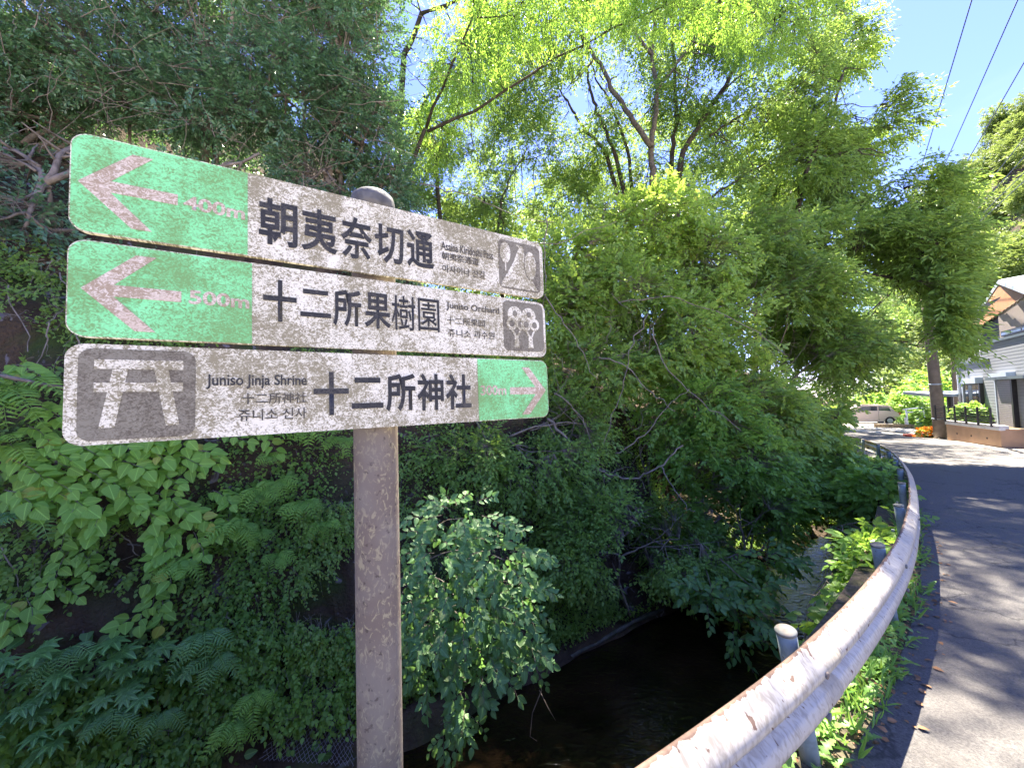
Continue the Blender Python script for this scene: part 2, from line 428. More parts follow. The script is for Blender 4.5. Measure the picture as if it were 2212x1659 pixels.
# openings through the foliage: the bright water beyond the hollow, the road, and the dark hollow itself
CLEAR = [(1764, 1192, 66, 98, 12), (1745, 1270, 58, 62, 12), (1900, 970, 72, 30, 12.8), (1850, 938, 45, 20, 14), (1945, 1015, 30, 34, 9), (1990, 900, 60, 34, 14), (2150, 690, 82, 160, 14), (1820, 925, 30, 12, 14), (1390, 1000, 50, 30, 7.2)]
LEAFMESH = {}
def leafmesh(key, tpl, mat):
    if key not in LEAFMESH:
        me = bpy.data.meshes.new('leaf'); me.from_pydata([tuple(x) for x in tpl[0]], [], [tuple(int(i) for i in f) for f in tpl[1]])
        l = me.uv_layers.new(name='UVMap'); idx = np.array([lo.vertex_index for lo in me.loops]); l.data.foreach_set('uv', tpl[2][idx].astype(np.float32).ravel())
        me.polygons.foreach_set('use_smooth', np.ones(len(me.polygons), bool)); me.materials.append(mat); LEAFMESH[key] = me
    return LEAFMESH[key]
def leaf_parts(root, key, tpls, mat, pos, ax, nrm, size, limit=300, name='leaf', view=True):
    """nearest leaves become parts of their own, the rest one joined part"""
    ax = unit(ax); nz_ = unit(nrm - (nrm * ax).sum(-1, keepdims=True) * ax); ay = np.cross(nz_, ax)
    order = np.argsort(-size / np.linalg.norm(pos - np.array([0, 0, EYE]), axis=1))
    bl = np.array(root.location)
    for c_, i in enumerate(order[:limit]):
        me = leafmesh((key, c_ % len(tpls)), tpls[c_ % len(tpls)], mat)
        o = bpy.data.objects.new(name, me); C.objects.link(o); o.parent = root
        X, Y, Z_, p, s = ax[i], ay[i], nz_[i], pos[i] - bl, size[i]
        o.matrix_basis = Matrix(((X[0] * s, Y[0] * s, Z_[0] * s, p[0]), (X[1] * s, Y[1] * s, Z_[1] * s, p[1]), (X[2] * s, Y[2] * s, Z_[2] * s, p[2]), (0, 0, 0, 1)))
    rest = order[limit:]
    if len(rest):
        V, T, r, uv = place(tpls[0], pos[rest], ax[rest], nrm[rest], size[rest])
        o = link_mesh('foliage', V, T, mat, root, r, uv, True); o['kind'] = 'stuff'

# ================================================================== THE SETTING
GUARD = [(-8.0, -3.1), (-4.6, -1.35), (-2.0, -.15), (-.35, .78), (1.19, 1.70), (2.66, 2.78), (4.03, 3.95), (5.35, 5.18), (6.64, 6.44), (7.90, 7.74), (9.12, 9.08),
         (10.25, 10.5), (11.25, 12.0), (12.1, 13.6), (12.85, 15.25), (13.5, 16.95), (14.0, 18.7), (14.3, 20.5), (14.5, 22.3), (14.5, 24.1)]
GUARD = np.array(GUARD)
def offset(path, d):
    T = unit(np.gradient(path, axis=0)); n_ = np.stack([T[:, 1], -T[:, 0]], -1); return path + n_ * d
def resample(path, step):
    # Catmull-Rom
    P = np.concatenate([[2 * path[0] - path[1]], path, [2 * path[-1] - path[-2]]]); o = []
    for i in range(1, len(P) - 2):
        k = max(2, int(np.linalg.norm(P[i + 1] - P[i]) / step))
        for t in np.linspace(0, 1, k, endpoint=False):
            o.append(.5 * ((2 * P[i]) + (-P[i - 1] + P[i + 1]) * t + (2 * P[i - 1] - 5 * P[i] + 4 * P[i + 1] - P[i + 2]) * t * t + (-P[i - 1] + 3 * P[i] - 3 * P[i + 1] + P[i + 2]) * t ** 3))
    o.append(path[-1]); return np.array(o)
rail_path = resample(GUARD, .18)
ext_path = resample(np.concatenate([[(-90., -52.), (-40, -22.), (-18, -9.)], GUARD, [(14.3, 27.), (13.6, 31.), (12., 37.), (8., 50.), (-10., 90.)]]), .5)

def ribbon(name, pathA, offs, mat, dz=0., ext=None, zf=gz, bumpy=0.):
    """sheet between offset copies of a path"""
    V = []; n = len(pathA); m = len(offs)
    for d in offs:
        p = offset(pathA, d); V.append(np.column_stack([p, zf(p[:, 0], p[:, 1]) + dz]))
    V = np.array(V)
    if bumpy: V[..., 2] += bumpy * nfield(V, 3.)
    V = V.reshape(-1, 3)
    i = np.arange(m - 1)[:, None] * n; j = np.arange(n - 1)[None]
    q = np.stack([i + j, i + n + j, i + n + j + 1, i + j + 1], -1).reshape(-1, 4)
    return link_mesh(name, V, None, mat, smooth=True, quads=q)

# --- materials of the setting
m, n, out = newmat('asphalt'); M['asphalt'] = m
ag = noise(n, 85, 5, 0, 'Object', .8); big = noise(n, 1.1, 6, .5); mid_ = noise(n, 14, 5)
c = mix(n, ramp(n, ag, [(.30, 0.), (.72, 1.)]), (.036, .035, .037), (.215, .200, .185))
c = mix(n, ramp(n, big, [(.42, 0.), (.66, .55)]), c, (.125, .112, .100))
c = mix(n, ramp(n, mid_, [(.50, 0.), (.75, .35)]), c, (.055, .055, .058))
vor = nd(n, 'ShaderNodeTexVoronoi', feature='DISTANCE_TO_EDGE'); vor.inputs['Scale'].default_value = .55
mpv = nd(n, 'ShaderNodeMapping'); tcv = nd(n, 'ShaderNodeTexCoord')
wv = nd(n, 'ShaderNodeTexNoise'); wv.inputs['Scale'].default_value = 2.5; wv.inputs['Detail'].default_value = 5
n.links.new(tcv.outputs['Object'], wv.inputs['Vector'])
ad = nd(n, 'ShaderNodeVectorMath', operation='ADD'); n.links.new(tcv.outputs['Object'], ad.inputs[0]); n.links.new(wv.outputs['Color'], ad.inputs[1]); n.links.new(ad.outputs[0], vor.inputs['Vector'])
c = mix(n, ramp(n, vor.outputs['Distance'], [(.002, .7), (.010, 0.)]), c, (.025, .025, .027))
bsdf(n, out, c, .85, .25, 0, ag, .9, .010)
M['bounce_fill'] = simple('pale_bounce_ground', (.42, .39, .34), .95, .25, 9, 80, .1, 0, .5, dirt=(.26, .24, .20))  # made-up pale ground, mostly out of view, bouncing sun onto cliff and sign
M['soil'] = simple('soil', (.105, .085, .062), .95, .45, 22, 60, .1, 0, .8, dirt=(.045, .055, .022))
m, n, out = newmat('rock_face'); M['rock'] = m
a1 = noise(n, 3, 8, .6, scl=(1, 1, .35)); a2 = noise(n, 28, 6, .4); a3 = noise(n, 1.2, 6, .8)
c = mix(n, ramp(n, a1, [(.3, 0.), (.7, 1.)]), (.035, .025, .018), (.105, .075, .050))
c = mix(n, ramp(n, a3, [(.52, 0.), (.66, .85)]), c, (.045, .075, .020))
c = mix(n, ramp(n, noise(n, 5, 7, 1.), [(.63, 0.), (.68, .8)]), c, (.21, .19, .20))
bsdf(n, out, c, .95, .15, 0, math_(n, 'ADD', a2, math_(n, 'MULTIPLY', a1, 3.)), 1., .05)
m, n, out = newmat('creek_water'); M['water'] = m
rp = noise(n, 5.5, 3, .6, scl=(1, 1.7, 1)); rp2 = noise(n, 22, 3, .3)
p_ = bsdf(n, out, mix(n, ramp(n, noise(n, 2.2, 6), [(.35, 0.), (.7, 1.)]), (.006, .004, .002), (.022, .012, .006)), .04, .5, 0,
          math_(n, 'ADD', rp, math_(n, 'MULTIPLY', rp2, .25)), .35, .05)
p_.inputs['IOR'].default_value = 1.5
M['concrete'] = simple('concrete', (.36, .34, .31), .9, .15, 6, 70, .2, 0, .3, dirt=(.20, .18, .15))
M['darkconc'] = simple('mossy_concrete', (.10, .095, .080), .95, .4, 7, 40, .2, 0, .5, dirt=(.035, .050, .020))

road = struct(ribbon('road', ext_path, [.13, .6, 1.2, 2.4, 4, 5.6], M['asphalt'], .004), 'grey asphalt road curving away beside the guardrail')
verge = struct(ribbon('verge', rail_path, [-.30, -.15, 0, .12, .20], M['soil'], -.004, bumpy=.003), 'narrow soil verge under the guardrail')
# wider ledge that carries the sign post
V = []; nE = 40
E_path = offset(rail_path, -.30)
led = np.array([(-8.4, -2.4), (-4.6, -.3), (-2.4, .95), (-1.3, 1.40), (-.6, 1.44), (.1, 1.44), (.55, 1.46), (.9, 1.78)])
mbl = MB()
inner = offset(rail_path, -.29)
ii = [np.linalg.norm(inner - q, axis=1).argmin() for q in led]
a_ = np.column_stack([led, gz(led[:, 0], led[:, 1]) - .004]); b_ = np.column_stack([inner[ii], gz(inner[ii][:, 0], inner[ii][:, 1]) - .004])
k = len(led); VV = np.concatenate([a_, b_]); qq = [(i, k + i, k + i + 1, i + 1) for i in range(k - 1)]
struct(link_mesh('ledge', VV, None, M['soil'], quads=qq), 'soil ledge at the foot of the sign post')
# retaining wall down to the creek
Ew = np.concatenate([led[:-1], E_path[[i for i in range(len(E_path)) if E_path[i][0] > 1.0]]])
k = len(Ew); top = np.column_stack([Ew, gz(Ew[:, 0], Ew[:, 1]) - .02]); bot = np.column_stack([Ew + [-.10, .12], np.full(k, -4.2)])
struct(link_mesh('retaining_wall', np.concatenate([top, bot]), None, M['darkconc'], quads=[(i, i + 1, k + i + 1, k + i) for i in range(k - 1)]), 'mossy concrete retaining wall of the creek')
# broad land under everything on the road side, paled to bounce sunlight as fill
struct(ribbon('ground', ext_path, [.18, 1, 3, 5.5, 8, 20, 50, 120, 260], M['bounce_fill'], -.03), 'ground beyond the road, made pale to bounce light')

# creek water and bed
WZ = -2.45
struct(link_mesh('water', [(-40, -30, WZ), (60, -30, WZ), (60, 60, WZ), (-40, 60, WZ)], None, M['water'], quads=[(0, 1, 2, 3)]), 'dark brown water of the creek')
struct(link_mesh('creek_bed', [(-300, -300, -4.0), (300, -300, -4.0), (300, 300, -4.0), (-300, 300, -4.0)], None, M['soil'], quads=[(0, 1, 2, 3)]))

# far bank and its hillside
TA, TD = np.array([-1.38, 4.67]), unit(np.array([.86, .51])); TN = np.array([-TD[1], TD[0]])
def sm(x, a, b):
    t = np.clip((x - a) / (b - a), 0, 1); return t * t * (3 - 2 * t)
def hbank(a, d):
    Tt = 2.7 - 1.5 * sm(a, 0, 5) - .7 * sm(a, 6, 10)
    z = -2.55 + .25 * sm(d, -.25, .05) + .65 * sm(d, .05, .9)
    z = z + (Tt + 1.65) * sm(d, .65, 1.75 + .8 * sm(a, 3, 8))
    slope = 1.05 - .60 * sm(a, -2, 5)
    z = z + np.clip(d - 1.7, 0, 9) * slope + np.clip(d - 10.7, 0, 60) * .25 * slope
    return z
def bank_pt(a, d):
    a, d = np.asarray(a, float), np.asarray(d, float)
    d2 = d - .9 * sm(a, 9, 16) * 0
    base = TA + a[..., None] * TD + d2[..., None] * TN
    base = base + TN * (np.clip(a - 9, 0, 60) ** 1.5 * .045)[..., None]      # the creek bends away with the road
    z = hbank(a, d)
    P = np.concatenate([base, z[..., None]], -1)
    q = P.copy(); nn = nfield(q, 1.1) * .5 + nfield(q, 2.9) * .35 + nfield(q, 7.) * .25
    P[..., :2] -= TN * (nn * .22 * sm(d, .0, .6))[..., None]; P[..., 2] += nn * .10
    return P
aa = np.concatenate([np.linspace(-16, 12, 190), np.linspace(12.4, 70, 60)]); dd = np.concatenate([np.linspace(-.3, 3, 60), np.linspace(3.2, 12, 30), np.linspace(13, 70, 14)])
AA, DD = np.meshgrid(aa, dd); Pb = bank_pt(AA, DD); na, ndd = len(aa), len(dd)
i = np.arange(ndd - 1)[:, None] * na; j = np.arange(na - 1)[None]
bank = struct(link_mesh('hillside', Pb.reshape(-1, 3), None, M['rock'], smooth=True, quads=np.stack([i + j, i + j + 1, i + na + j + 1, i + na + j], -1).reshape(-1, 4)), 'steep dark earth and rock bank across the creek')
# stone edge along the toe
mb = MB(); tp = bank_pt(np.linspace(-8, 10, 60), np.full(60, -.06)); tp[:, 2] = WZ + .03 + .03 * nfield(tp, 2.)
mb.tube(tp, .032, 6, True, .3)
struct(mb.build('kerb', M['darkconc'], smooth=True), 'low concrete edge at the foot of the far bank')

# ================================================================== DIRECTION SIGN
SK = .92
YAW, TILT = R(31.74), R(0.66)
su = np.array([math.cos(YAW), math.sin(YAW), 0]); sn = np.array([math.sin(YAW), -math.cos(YAW), 0]); sw_ = np.array([0, 0, 1.])
sn2 = math.cos(TILT) * sn + math.sin(TILT) * sw_; sw2 = math.cos(TILT) * sw_ - math.sin(TILT) * sn
SO = np.array([-.4 * SK, 1.15 * SK, EYE])
def onboard(u, w_, o=0.): return SO + u * su + w_ * sw2 + o * sn2

def board_mat(name, base, speck, lo, hi, var=None, rough=.7):
    """faded paint under wormy dark lichen specks"""
    m, n, out = newmat(name)
    uv = nd(n, 'ShaderNodeUVMap').outputs[0]
    wn = noise(n, 125, 3, 1.6, vec=uv, scl=(1, 1.25, 1)); wn2 = noise(n, 42, 5, 1.0, vec=uv); big = noise(n, 5.5, 6, .8, vec=uv)
    thr = math_(n, 'ADD', math_(n, 'ADD', math_(n, 'MULTIPLY', wn, .70), math_(n, 'MULTIPLY', wn2, .22)), math_(n, 'ADD', math_(n, 'MULTIPLY', big, .40), math_(n, 'MULTIPLY', noise(n, 14, 6, .6, vec=uv, scl=(2., .6, 1)), .12)))
    f = ramp(n, math_(n, 'SUBTRACT', thr, .105), [(lo - .01, 0.), (hi, 1.)])
    b = mix(n, ramp(n, big, [(.35, 0.), (.65, 1.)]), base, var or base)
    c = mix(n, f, b, speck)
    bsdf(n, out, c, rough, .25, 0, wn, .15, .001); return m
M['b_white'] = board_mat('weathered_white_board', (.76, .71, .57), (.27, .235, .145), .575, .665, (.66, .61, .46))
M['b_green'] = board_mat('faded_green_film', (.26, .74, .33), (.18, .34, .12), .555, .70, (.20, .58, .23))
M['b_grey'] = board_mat('grey_pictogram', (.215, .195, .145), (.12, .10, .07), .57, .72, (.25, .225, .165))
M['b_ink'] = board_mat('black_lettering', (.030, .030, .031), (.075, .070, .062), .60, .72)
M['b_arrow'] = board_mat('faded_pink_arrow', (.62, .50, .39), (.36, .27, .18), .53, .67, (.74, .66, .56))
M['b_small'] = board_mat('grey_lettering', (.050, .046, .040), (.14, .12, .085), .60, .72)
M['rim'] = simple('board_edge', (.50, .46, .40), .6, .3, 40, None, .3)
m, n, out = newmat('rusty_brown_post'); M['post'] = m
q1 = noise(n, 62, 8, 1.3, scl=(1, 1, .6), rough=.62); q2 = noise(n, 6, 5, .5)
c = mix(n, ramp(n, q1, [(.53, 0.), (.60, .8)]), (.150, .116, .092), (.33, .285, .17))
c = mix(n, ramp(n, q2, [(.42, 0.), (.64, .7)]), c, (.185, .160, .135))
c = mix(n, ramp(n, noise(n, 60, 4), [(.62, 0.), (.72, .7)]), c, (.045, .032, .028))
bsdf(n, out, c, .75, .3, 0, q1, .3, .002)

sign = thing('direction_sign', 'brown round post carrying three long weathered green and white direction boards', 'sign', (0, 0, 0))
PC = onboard(-.003, 0, -.096)
gpx, gpy = float(PC[0]), float(PC[1]); ztop = onboard(0, .632)[2]; zb = float(gz(gpx, gpy)) - .05
sign.location = (gpx, gpy, zb)
mb = MB(); zz = np.linspace(zb, ztop - .02, 24); lean = .012
mb.tube(np.column_stack([gpx + (ztop - zz) * -lean * 0, np.full(24, gpy), zz]), .0640, 40)
mb.build('post', M['post'], sign, True)
mb = MB(); k = 8; pr = [(.0650, -.045), (.0662, -.02), (.0662, -.004), (.062, .012), (.048, .024), (.026, .031), (.004, .033)]
mb.tube(np.array([(gpx, gpy, ztop + z) for r, z in pr]), [r for r, z in pr], 40)
o = mb.build('cap', simple('grey_cap', (.085, .083, .082), .7, .4, 30, 60, .3, 0, .3, dirt=(.15, .13, .11)), sign, True)
for wz_ in (.52, .27, .03):
    mb = MB(); mb.tube([(gpx, gpy, EYE + wz_ - .018), (gpx, gpy, EYE + wz_ + .018)], .0672, 40); o = mb.build('clamp', M['post'], sign, True)

def rrect(u0, u1, w0, w1, r, seg=8):
    r = (r,) * 4 if np.isscalar(r) else r; P = []
    for (cx_, cy_, a0, rr) in ((u1, w1, 0, r[0]), (u0, w1, 90, r[1]), (u0, w0, 180, r[2]), (u1, w0, 270, r[3])):
        sx, sy = (1 if cx_ == u1 else -1), (1 if cy_ == w1 else -1)
        for i in range(seg + 1):
            a = R(a0 + 90 * i / seg); P.append((cx_ - sx * rr + rr * math.cos(a), cy_ - sy * rr + rr * math.sin(a)))
    return P
def plate(name, poly, o0, o1, mat, parent):
    """flat shape on the board plane between offsets o0 (back) and o1 (front); UV = board coordinates"""
    n_ = len(poly); V = [onboard(u, w_, o1) for u, w_ in poly] + [onboard(u, w_, o0) for u, w_ in poly]
    tr = [tuple(t) for t in tessellate_polygon([[Vector((u, w_, 0)) for u, w_ in poly]])]
    def ccw(t):
        a, b, c_ = (poly[i] for i in t); return (b[0] - a[0]) * (c_[1] - a[1]) - (b[1] - a[1]) * (c_[0] - a[0]) > 0
    tr = [t if ccw(t) else t[::-1] for t in tr]
    T_ = tr + [tuple(n_ + i for i in t[::-1]) for t in tr]
    q_ = [(i, n_ + i, n_ + (i + 1) % n_, (i + 1) % n_) for i in range(n_)]
    uv = [(u, w_) for u, w_ in poly] * 2
    return link_mesh(name, V, T_, mat, parent, None, uv, False, q_)
def lettering(txt, u0, u1, w0, w1, mat, parent, bold=.0, name='lettering', o_=.0022):
    cu = bpy.data.curves.new('t', 'FONT'); cu.body = txt; cu.size = 1; cu.offset = bold; cu.resolution_u = 4; cu.fill_mode = 'FRONT'
    ob = bpy.data.objects.new('t', cu); C.objects.link(ob); bpy.context.view_layer.update()
    me = bpy.data.meshes.new_from_object(ob.evaluated_get(bpy.context.evaluated_depsgraph_get()))
    bpy.data.objects.remove(ob)
    v = np.empty(len(me.vertices) * 3, np.float32); me.vertices.foreach_get('co', v); v = v.reshape(-1, 3)
    lo, hi = v.min(0), v.max(0); U = u0 + (v[:, 0] - lo[0]) / (hi[0] - lo[0]) * (u1 - u0); W_ = w0 + (v[:, 1] - lo[1]) / (hi[1] - lo[1]) * (w1 - w0)
    P = SO + U[:, None] * su + W_[:, None] * sw2 + o_ * sn2 - np.array(sign.location)
    me.vertices.foreach_set('co', P.astype(np.float32).ravel())
    while me.uv_layers: me.uv_layers.remove(me.uv_layers[0])
    l = me.uv_layers.new(name='UVMap'); idx = np.empty(len(me.loops), np.int32); me.loops.foreach_get('vertex_index', idx)
    l.data.foreach_set('uv', np.stack([U, W_], -1)[idx].astype(np.float32).ravel())
    me.materials.clear(); me.materials.append(mat); me.name = name; me.update()
    o = bpy.data.objects.new(name, me); C.objects.link(o); o.parent = parent; return o

TH = .012
boards = []
for (w0, w1, rr) in ((.3725, .5835, .030), (.1535, .3565, .030), (-.067, .1405, .030)):
    b = plate('sign_board', rrect(-.616, .588, w0, w1, rr), -TH, 0, M['b_white'], sign); boards.append(b)
b1, b2, b3 = boards
b1['label'] = 'top board reading 400m with Asaina Kiridoshi Pass'; b2['label'] = 'middle board reading 500m with Juniso Orchard'; b3['label'] = 'bottom board reading Juniso Jinja Shrine with 300m'
for b in boards:                # make board origin = sign origin, vertices relative to it
    me = b.data; v = np.empty(len(me.vertices) * 3, np.float32); me.vertices.foreach_get('co', v)
    v = v.reshape(-1, 3) - np.array(sign.location, np.float32); me.vertices.foreach_set('co', v.ravel()); b.location = (0, 0, 0); me.update()
def subplate(name, poly, mat, b, o1=.0012, o0=-.002):
    o = plate(name, poly, o0, o1, mat, sign); me = o.data
    v = np.empty(len(me.vertices) * 3, np.float32); me.vertices.foreach_get('co', v)
    v = v.reshape(-1, 3) - np.array(sign.location, np.float32); me.vertices.foreach_set('co', v.ravel()); me.update()
    o.parent = b; o.location = (0, 0, 0); return o
e = .0022
subplate('green_panel', rrect(-.616 + e, -.318, .3725 + e, .5835 - e, (0.0001, .028, .028, .0001)), M['b_green'], b1)
subplate('green_panel', rrect(-.616 + e, -.309, .1535 + e, .3565 - e, (0.0001, .028, .028, .0001)), M['b_green'], b2)
subplate('green_panel', rrect(.3015, .588 - e, -.067 + e, .1405 - e, (.028, .0001, .0001, .028)), M['b_green'], b3)
AR = [(-.604, .478), (-.523, .560), (-.490, .560), (-.556, .4905), (-.448, .4905), (-.448, .4655), (-.556, .4655), (-.490, .394), (-.523, .394)]
subplate('arrow', AR, M['b_arrow'], b1, .0022)
subplate('arrow', [(-.596 + (u + .604), w_ - .2235) for u, w_ in AR], M['b_arrow'], b2, .0022)
subplate('arrow', [(.577, .031), (.505, .114), (.474, .114), (.531, .0435), (.423, .0435), (.423, .018), (.531, .018), (.470, -.053), (.502, -.053)], M['b_arrow'], b3, .0022)
lettering('400m', -.438, -.323, .460, .493, M['b_arrow'], b1, .030)
lettering('500m', -.427, -.314, .240, .273, M['b_arrow'], b2, .030)
lettering('300m', .309, .408, .017, .051, M['b_arrow'], b3, .030)
for ch, u0, u1, w0, w1 in (('朝', -.295, -.211, .408, .530), ('夷', -.203, -.116, .410, .528), ('奈', -.108, -.025, .408, .528), ('切', -.018, .066, .410, .526), ('通', .075, .160, .412, .528)):
    lettering(ch, u0, u1, w0, w1, M['b_ink'], b1, .022, 'character')
for ch, u0, u1, w0, w1 in (('十', -.286, -.214, .214, .321), ('二', -.206, -.134, .233, .306), ('所', -.129, -.057, .214, .318), ('果', -.049, .024, .214, .318), ('樹', .026, .097, .215, .319), ('園', .105, .173, .217, .319)):
    lettering(ch, u0, u1, w0, w1, M['b_ink'], b2, .006 if ch in '樹園' else .020, 'character')
for ch, u0, u1, w0, w1 in (('十', -.177, -.092, -.027, .089), ('二', -.085, -.001, -.012, .074), ('所', .006, .092, -.024, .087), ('神', .097, .181, -.025, .087), ('社', .188, .275, -.025, .087)):
    lettering(ch, u0, u1, w0, w1, M['b_ink'], b3, .022, 'character')
lettering('Asaina Kiridoshi Pass', .185, .373, .484, .512, M['b_small'], b1, .012)
lettering('朝夷奈通道', .186, .318, .453, .478, M['b_small'], b1, .012)
lettering('아사이나 산길', .187, .338, .411, .437, M['b_small'], b1, .010)
lettering('Juniso Orchard', .197, .390, .290, .318, M['b_small'], b2, .014)
lettering('十二所果园', .198, .333, .246, .270, M['b_small'], b2, .008)
lettering('쥬니소 과수원', .200, .369, .206, .231, M['b_small'], b2, .008)
lettering('Juniso Jinja Shrine', -.395, -.192, .045, .080, M['b_ink'], b3, .018)
lettering('十二所神社', -.329, -.193, .008, .035, M['b_small'], b3, .010)
lettering('쥬니소 신사', -.336, -.193, -.032, -.004, M['b_small'], b3, .008)
# pictograms
subplate('pictogram_panel', rrect(-.597, -.414, -.059, .131, .022), M['b_grey'], b3)
for P in ([(-.574, .089), (-.435, .089), (-.435, .1085), (-.574, .1085)], [(-.574, .041), (-.435, .041), (-.435, .0605), (-.574, .0605)]):
    subplate('torii_beam', P, M['b_white'], b3, .0022)
subplate('torii_pillar', [(-.566, -.033), (-.543, -.033), (-.524, .0885), (-.547, .0885)], M['b_white'], b3, .0020)
subplate('torii_pillar', [(-.463, -.033), (-.441, -.033), (-.460, .0885), (-.483, .0885)], M['b_white'], b3, .0020)
subplate('pictogram_panel', rrect(.396, .573, .391, .566, .020), M['b_grey'], b1)
def ell(cu_, cw, ru, rw, a0=0, a1=360, n_=28): return [(cu_ + ru * math.cos(R(a0 + (a1 - a0) * i / n_)), cw + rw * math.sin(R(a0 + (a1 - a0) * i / n_))) for i in range(n_ + (0 if a1 - a0 == 360 else 1))]
# gorge with two trees (top board)
subplate('gorge_shape', [(.404, .398), (.407, .412), (.455, .488), (.482, .548), (.466, .558), (.500, .554), (.505, .520), (.522, .455), (.560, .397)], M['b_white'], b1, .0018)
subplate('tree_shape', ell(.529, .489, .0285, .056), M['b_grey'], b1, .0022)
subplate('tree_shape', ell(.529, .489, .0250, .051), M['b_white'], b1, .0026)
subplate('tree_shape', [(.5265, .44), (.5315, .44), (.531, .405), (.527, .405)], M['b_white'], b1, .0026)
subplate('tree_shape', ell(.423, .520, .0215, .037), M['b_white'], b1, .0022)
subplate('tree_shape', [(.4205, .486), (.4255, .486), (.425, .455), (.421, .455)], M['b_white'], b1, .0022)
# orchard trees (middle board)
subplate('pictogram_panel', rrect(.406, .578, .172, .348, .020), M['b_grey'], b2)
for cu_, q in ((.458, 0), (.517, 1)):
    subplate('tree_shape', ell(cu_ - .004, .300, .030, .030), M['b_white'], b2, .0022 + q * .001)
    subplate('tree_shape', ell(cu_ - .018, .268, .021, .023), M['b_white'], b2, .0024 + q * .001)
    subplate('tree_shape', ell(cu_ + .020, .270, .020, .022), M['b_white'], b2, .0026 + q * .001)
    subplate('tree_shape', [(cu_ - .026, .256), (cu_ - .017, .252), (cu_ + .002, .225), (cu_ + .017, .252), (cu_ + .026, .256), (cu_ + .008, .222), (cu_ + .012, .184), (cu_ - .010, .184), (cu_ - .007, .222)], M['b_white'], b2, .0021 + q * .001)
    for du, dw, r_ in ((-.004, .305, .0095), (-.017, .268, .011), (.019, .268, .011)):
        subplate('fruit_shape', ell(cu_ + du, dw, r_, r_ * 1.1, n_=16), M['b_grey'], b2, .0030 + q * .001)
print('lettering done')

# ================================================================== GUARDRAIL
m, n, out = newmat('chipped_white_rail'); M['rail'] = m
uvn = nd(n, 'ShaderNodeUVMap'); sp = nd(n, 'ShaderNodeSeparateXYZ'); n.links.new(uvn.outputs[0], sp.inputs[0])
r1 = noise(n, 1, 7, .6, vec=uvn.outputs[0], scl=(26, 9, 1)); r2 = noise(n, 70, 5, .4); st = noise(n, 9, 6, .2, scl=(1, 1, 1))
edge = ramp(n, sp.outputs[1], [(.0, 0.), (.80, .0), (.88, .03), (.945, .06), (.975, .35)])
rust = ramp(n, math_(n, 'ADD', r1, edge), [(.665, 0.), (.69, 1.)])
dirt = ramp(n, math_(n, 'ADD', noise(n, 1, 7, .8, vec=uvn.outputs[0], scl=(48, 10, 1)), math_(n, 'MULTIPLY', st, .3)), [(.60, 0.), (.80, .75)])
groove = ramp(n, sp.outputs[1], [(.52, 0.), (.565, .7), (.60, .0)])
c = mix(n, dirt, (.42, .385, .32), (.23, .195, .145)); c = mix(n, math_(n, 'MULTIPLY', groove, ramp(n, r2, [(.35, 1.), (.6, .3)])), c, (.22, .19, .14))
c = mix(n, rust, c, mix(n, r2, (.095, .050, .032), (.19, .13, .10)))
bsdf(n, out, c, mix(n, rust, (.35, .35, .35), (.85, .85, .85)), .45, 0, math_(n, 'ADD', math_(n, 'MULTIPLY', rust, -.5), r2), .2, .0015)
m, n, out = newmat('grey_green_post'); M['gpost'] = m
c = mix(n, ramp(n, noise(n, 22, 7, .6), [(.45, 0.), (.75, .8)]), (.25, .29, .28), (.15, .18, .16))
tco = nd(n, 'ShaderNodeTexCoord')
c = mix(n, ramp(n, noise(n, 45, 5), [(.66, 0.), (.72, .9)]), c, (.10, .065, .045))
bsdf(n, out, c, .6, .35, 0, noise(n, 60, 4), .15, .002)
M['capm'] = simple('rusty_cap', (.13, .135, .125), .6, .3, 25, None, .3, 0, .2, dirt=(.20, .11, .07))
guard = thing('guardrail', 'chipped white wavy-beam guardrail curving along the creek side of the road', 'guardrail', (0, 0, 0))
prof = [(0.0, .236), (.010, .232), (.020, .238), (.032, .262), (.062, .285), (.078, .315), (.078, .345), (.062, .372), (.030, .392), (.024, .402), (.030, .412), (.062, .432), (.078, .455), (.078, .482), (.062, .508), (.032, .528), (.018, .548), (.008, .552), (0.0, .546)]
prof = [(a, b) for a, b in prof]
pl = np.concatenate([[0], np.cumsum([math.dist(prof[i], prof[i + 1]) for i in range(len(prof) - 1)])]); pl = pl / pl[-1]
seg_s = 0
NP = 3
idxs = [int(np.linalg.norm(rail_path - q, axis=1).argmin()) for q in GUARD]
for k in range(2, len(GUARD) - 1, 2):
    a, b = idxs[k], idxs[min(k + 2, len(GUARD) - 1)]
    path = rail_path[a:b + 1]
    if len(path) < 2: continue
    # overlap a little over the next section
    if b + 1 < len(rail_path): path = np.concatenate([path, rail_path[b + 1:b + 2]])
    T_ = unit(np.gradient(path, axis=0)); N_ = np.stack([T_[:, 1], -T_[:, 0]], -1); V = []; UVs = []
    lift = .003 * ((k // 2) % 2)
    for i, p in enumerate(path):
        for (ou, z), vv in zip(prof, pl):
            q = p + N_[i] * (ou + .058 + lift); V.append((q[0], q[1], float(gz(*p)) + z)); UVs.append((i * .18, vv))
    Lp = len(prof); n_ = len(path)
    q_ = [(i * Lp + j, (i + 1) * Lp + j, (i + 1) * Lp + j + 1, i * Lp + j + 1) for i in range(n_ - 1) for j in range(Lp - 1)]
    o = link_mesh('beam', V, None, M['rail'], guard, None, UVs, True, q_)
    sd = o.modifiers.new('thick', 'SOLIDIFY'); sd.thickness = .004; sd.offset = -1
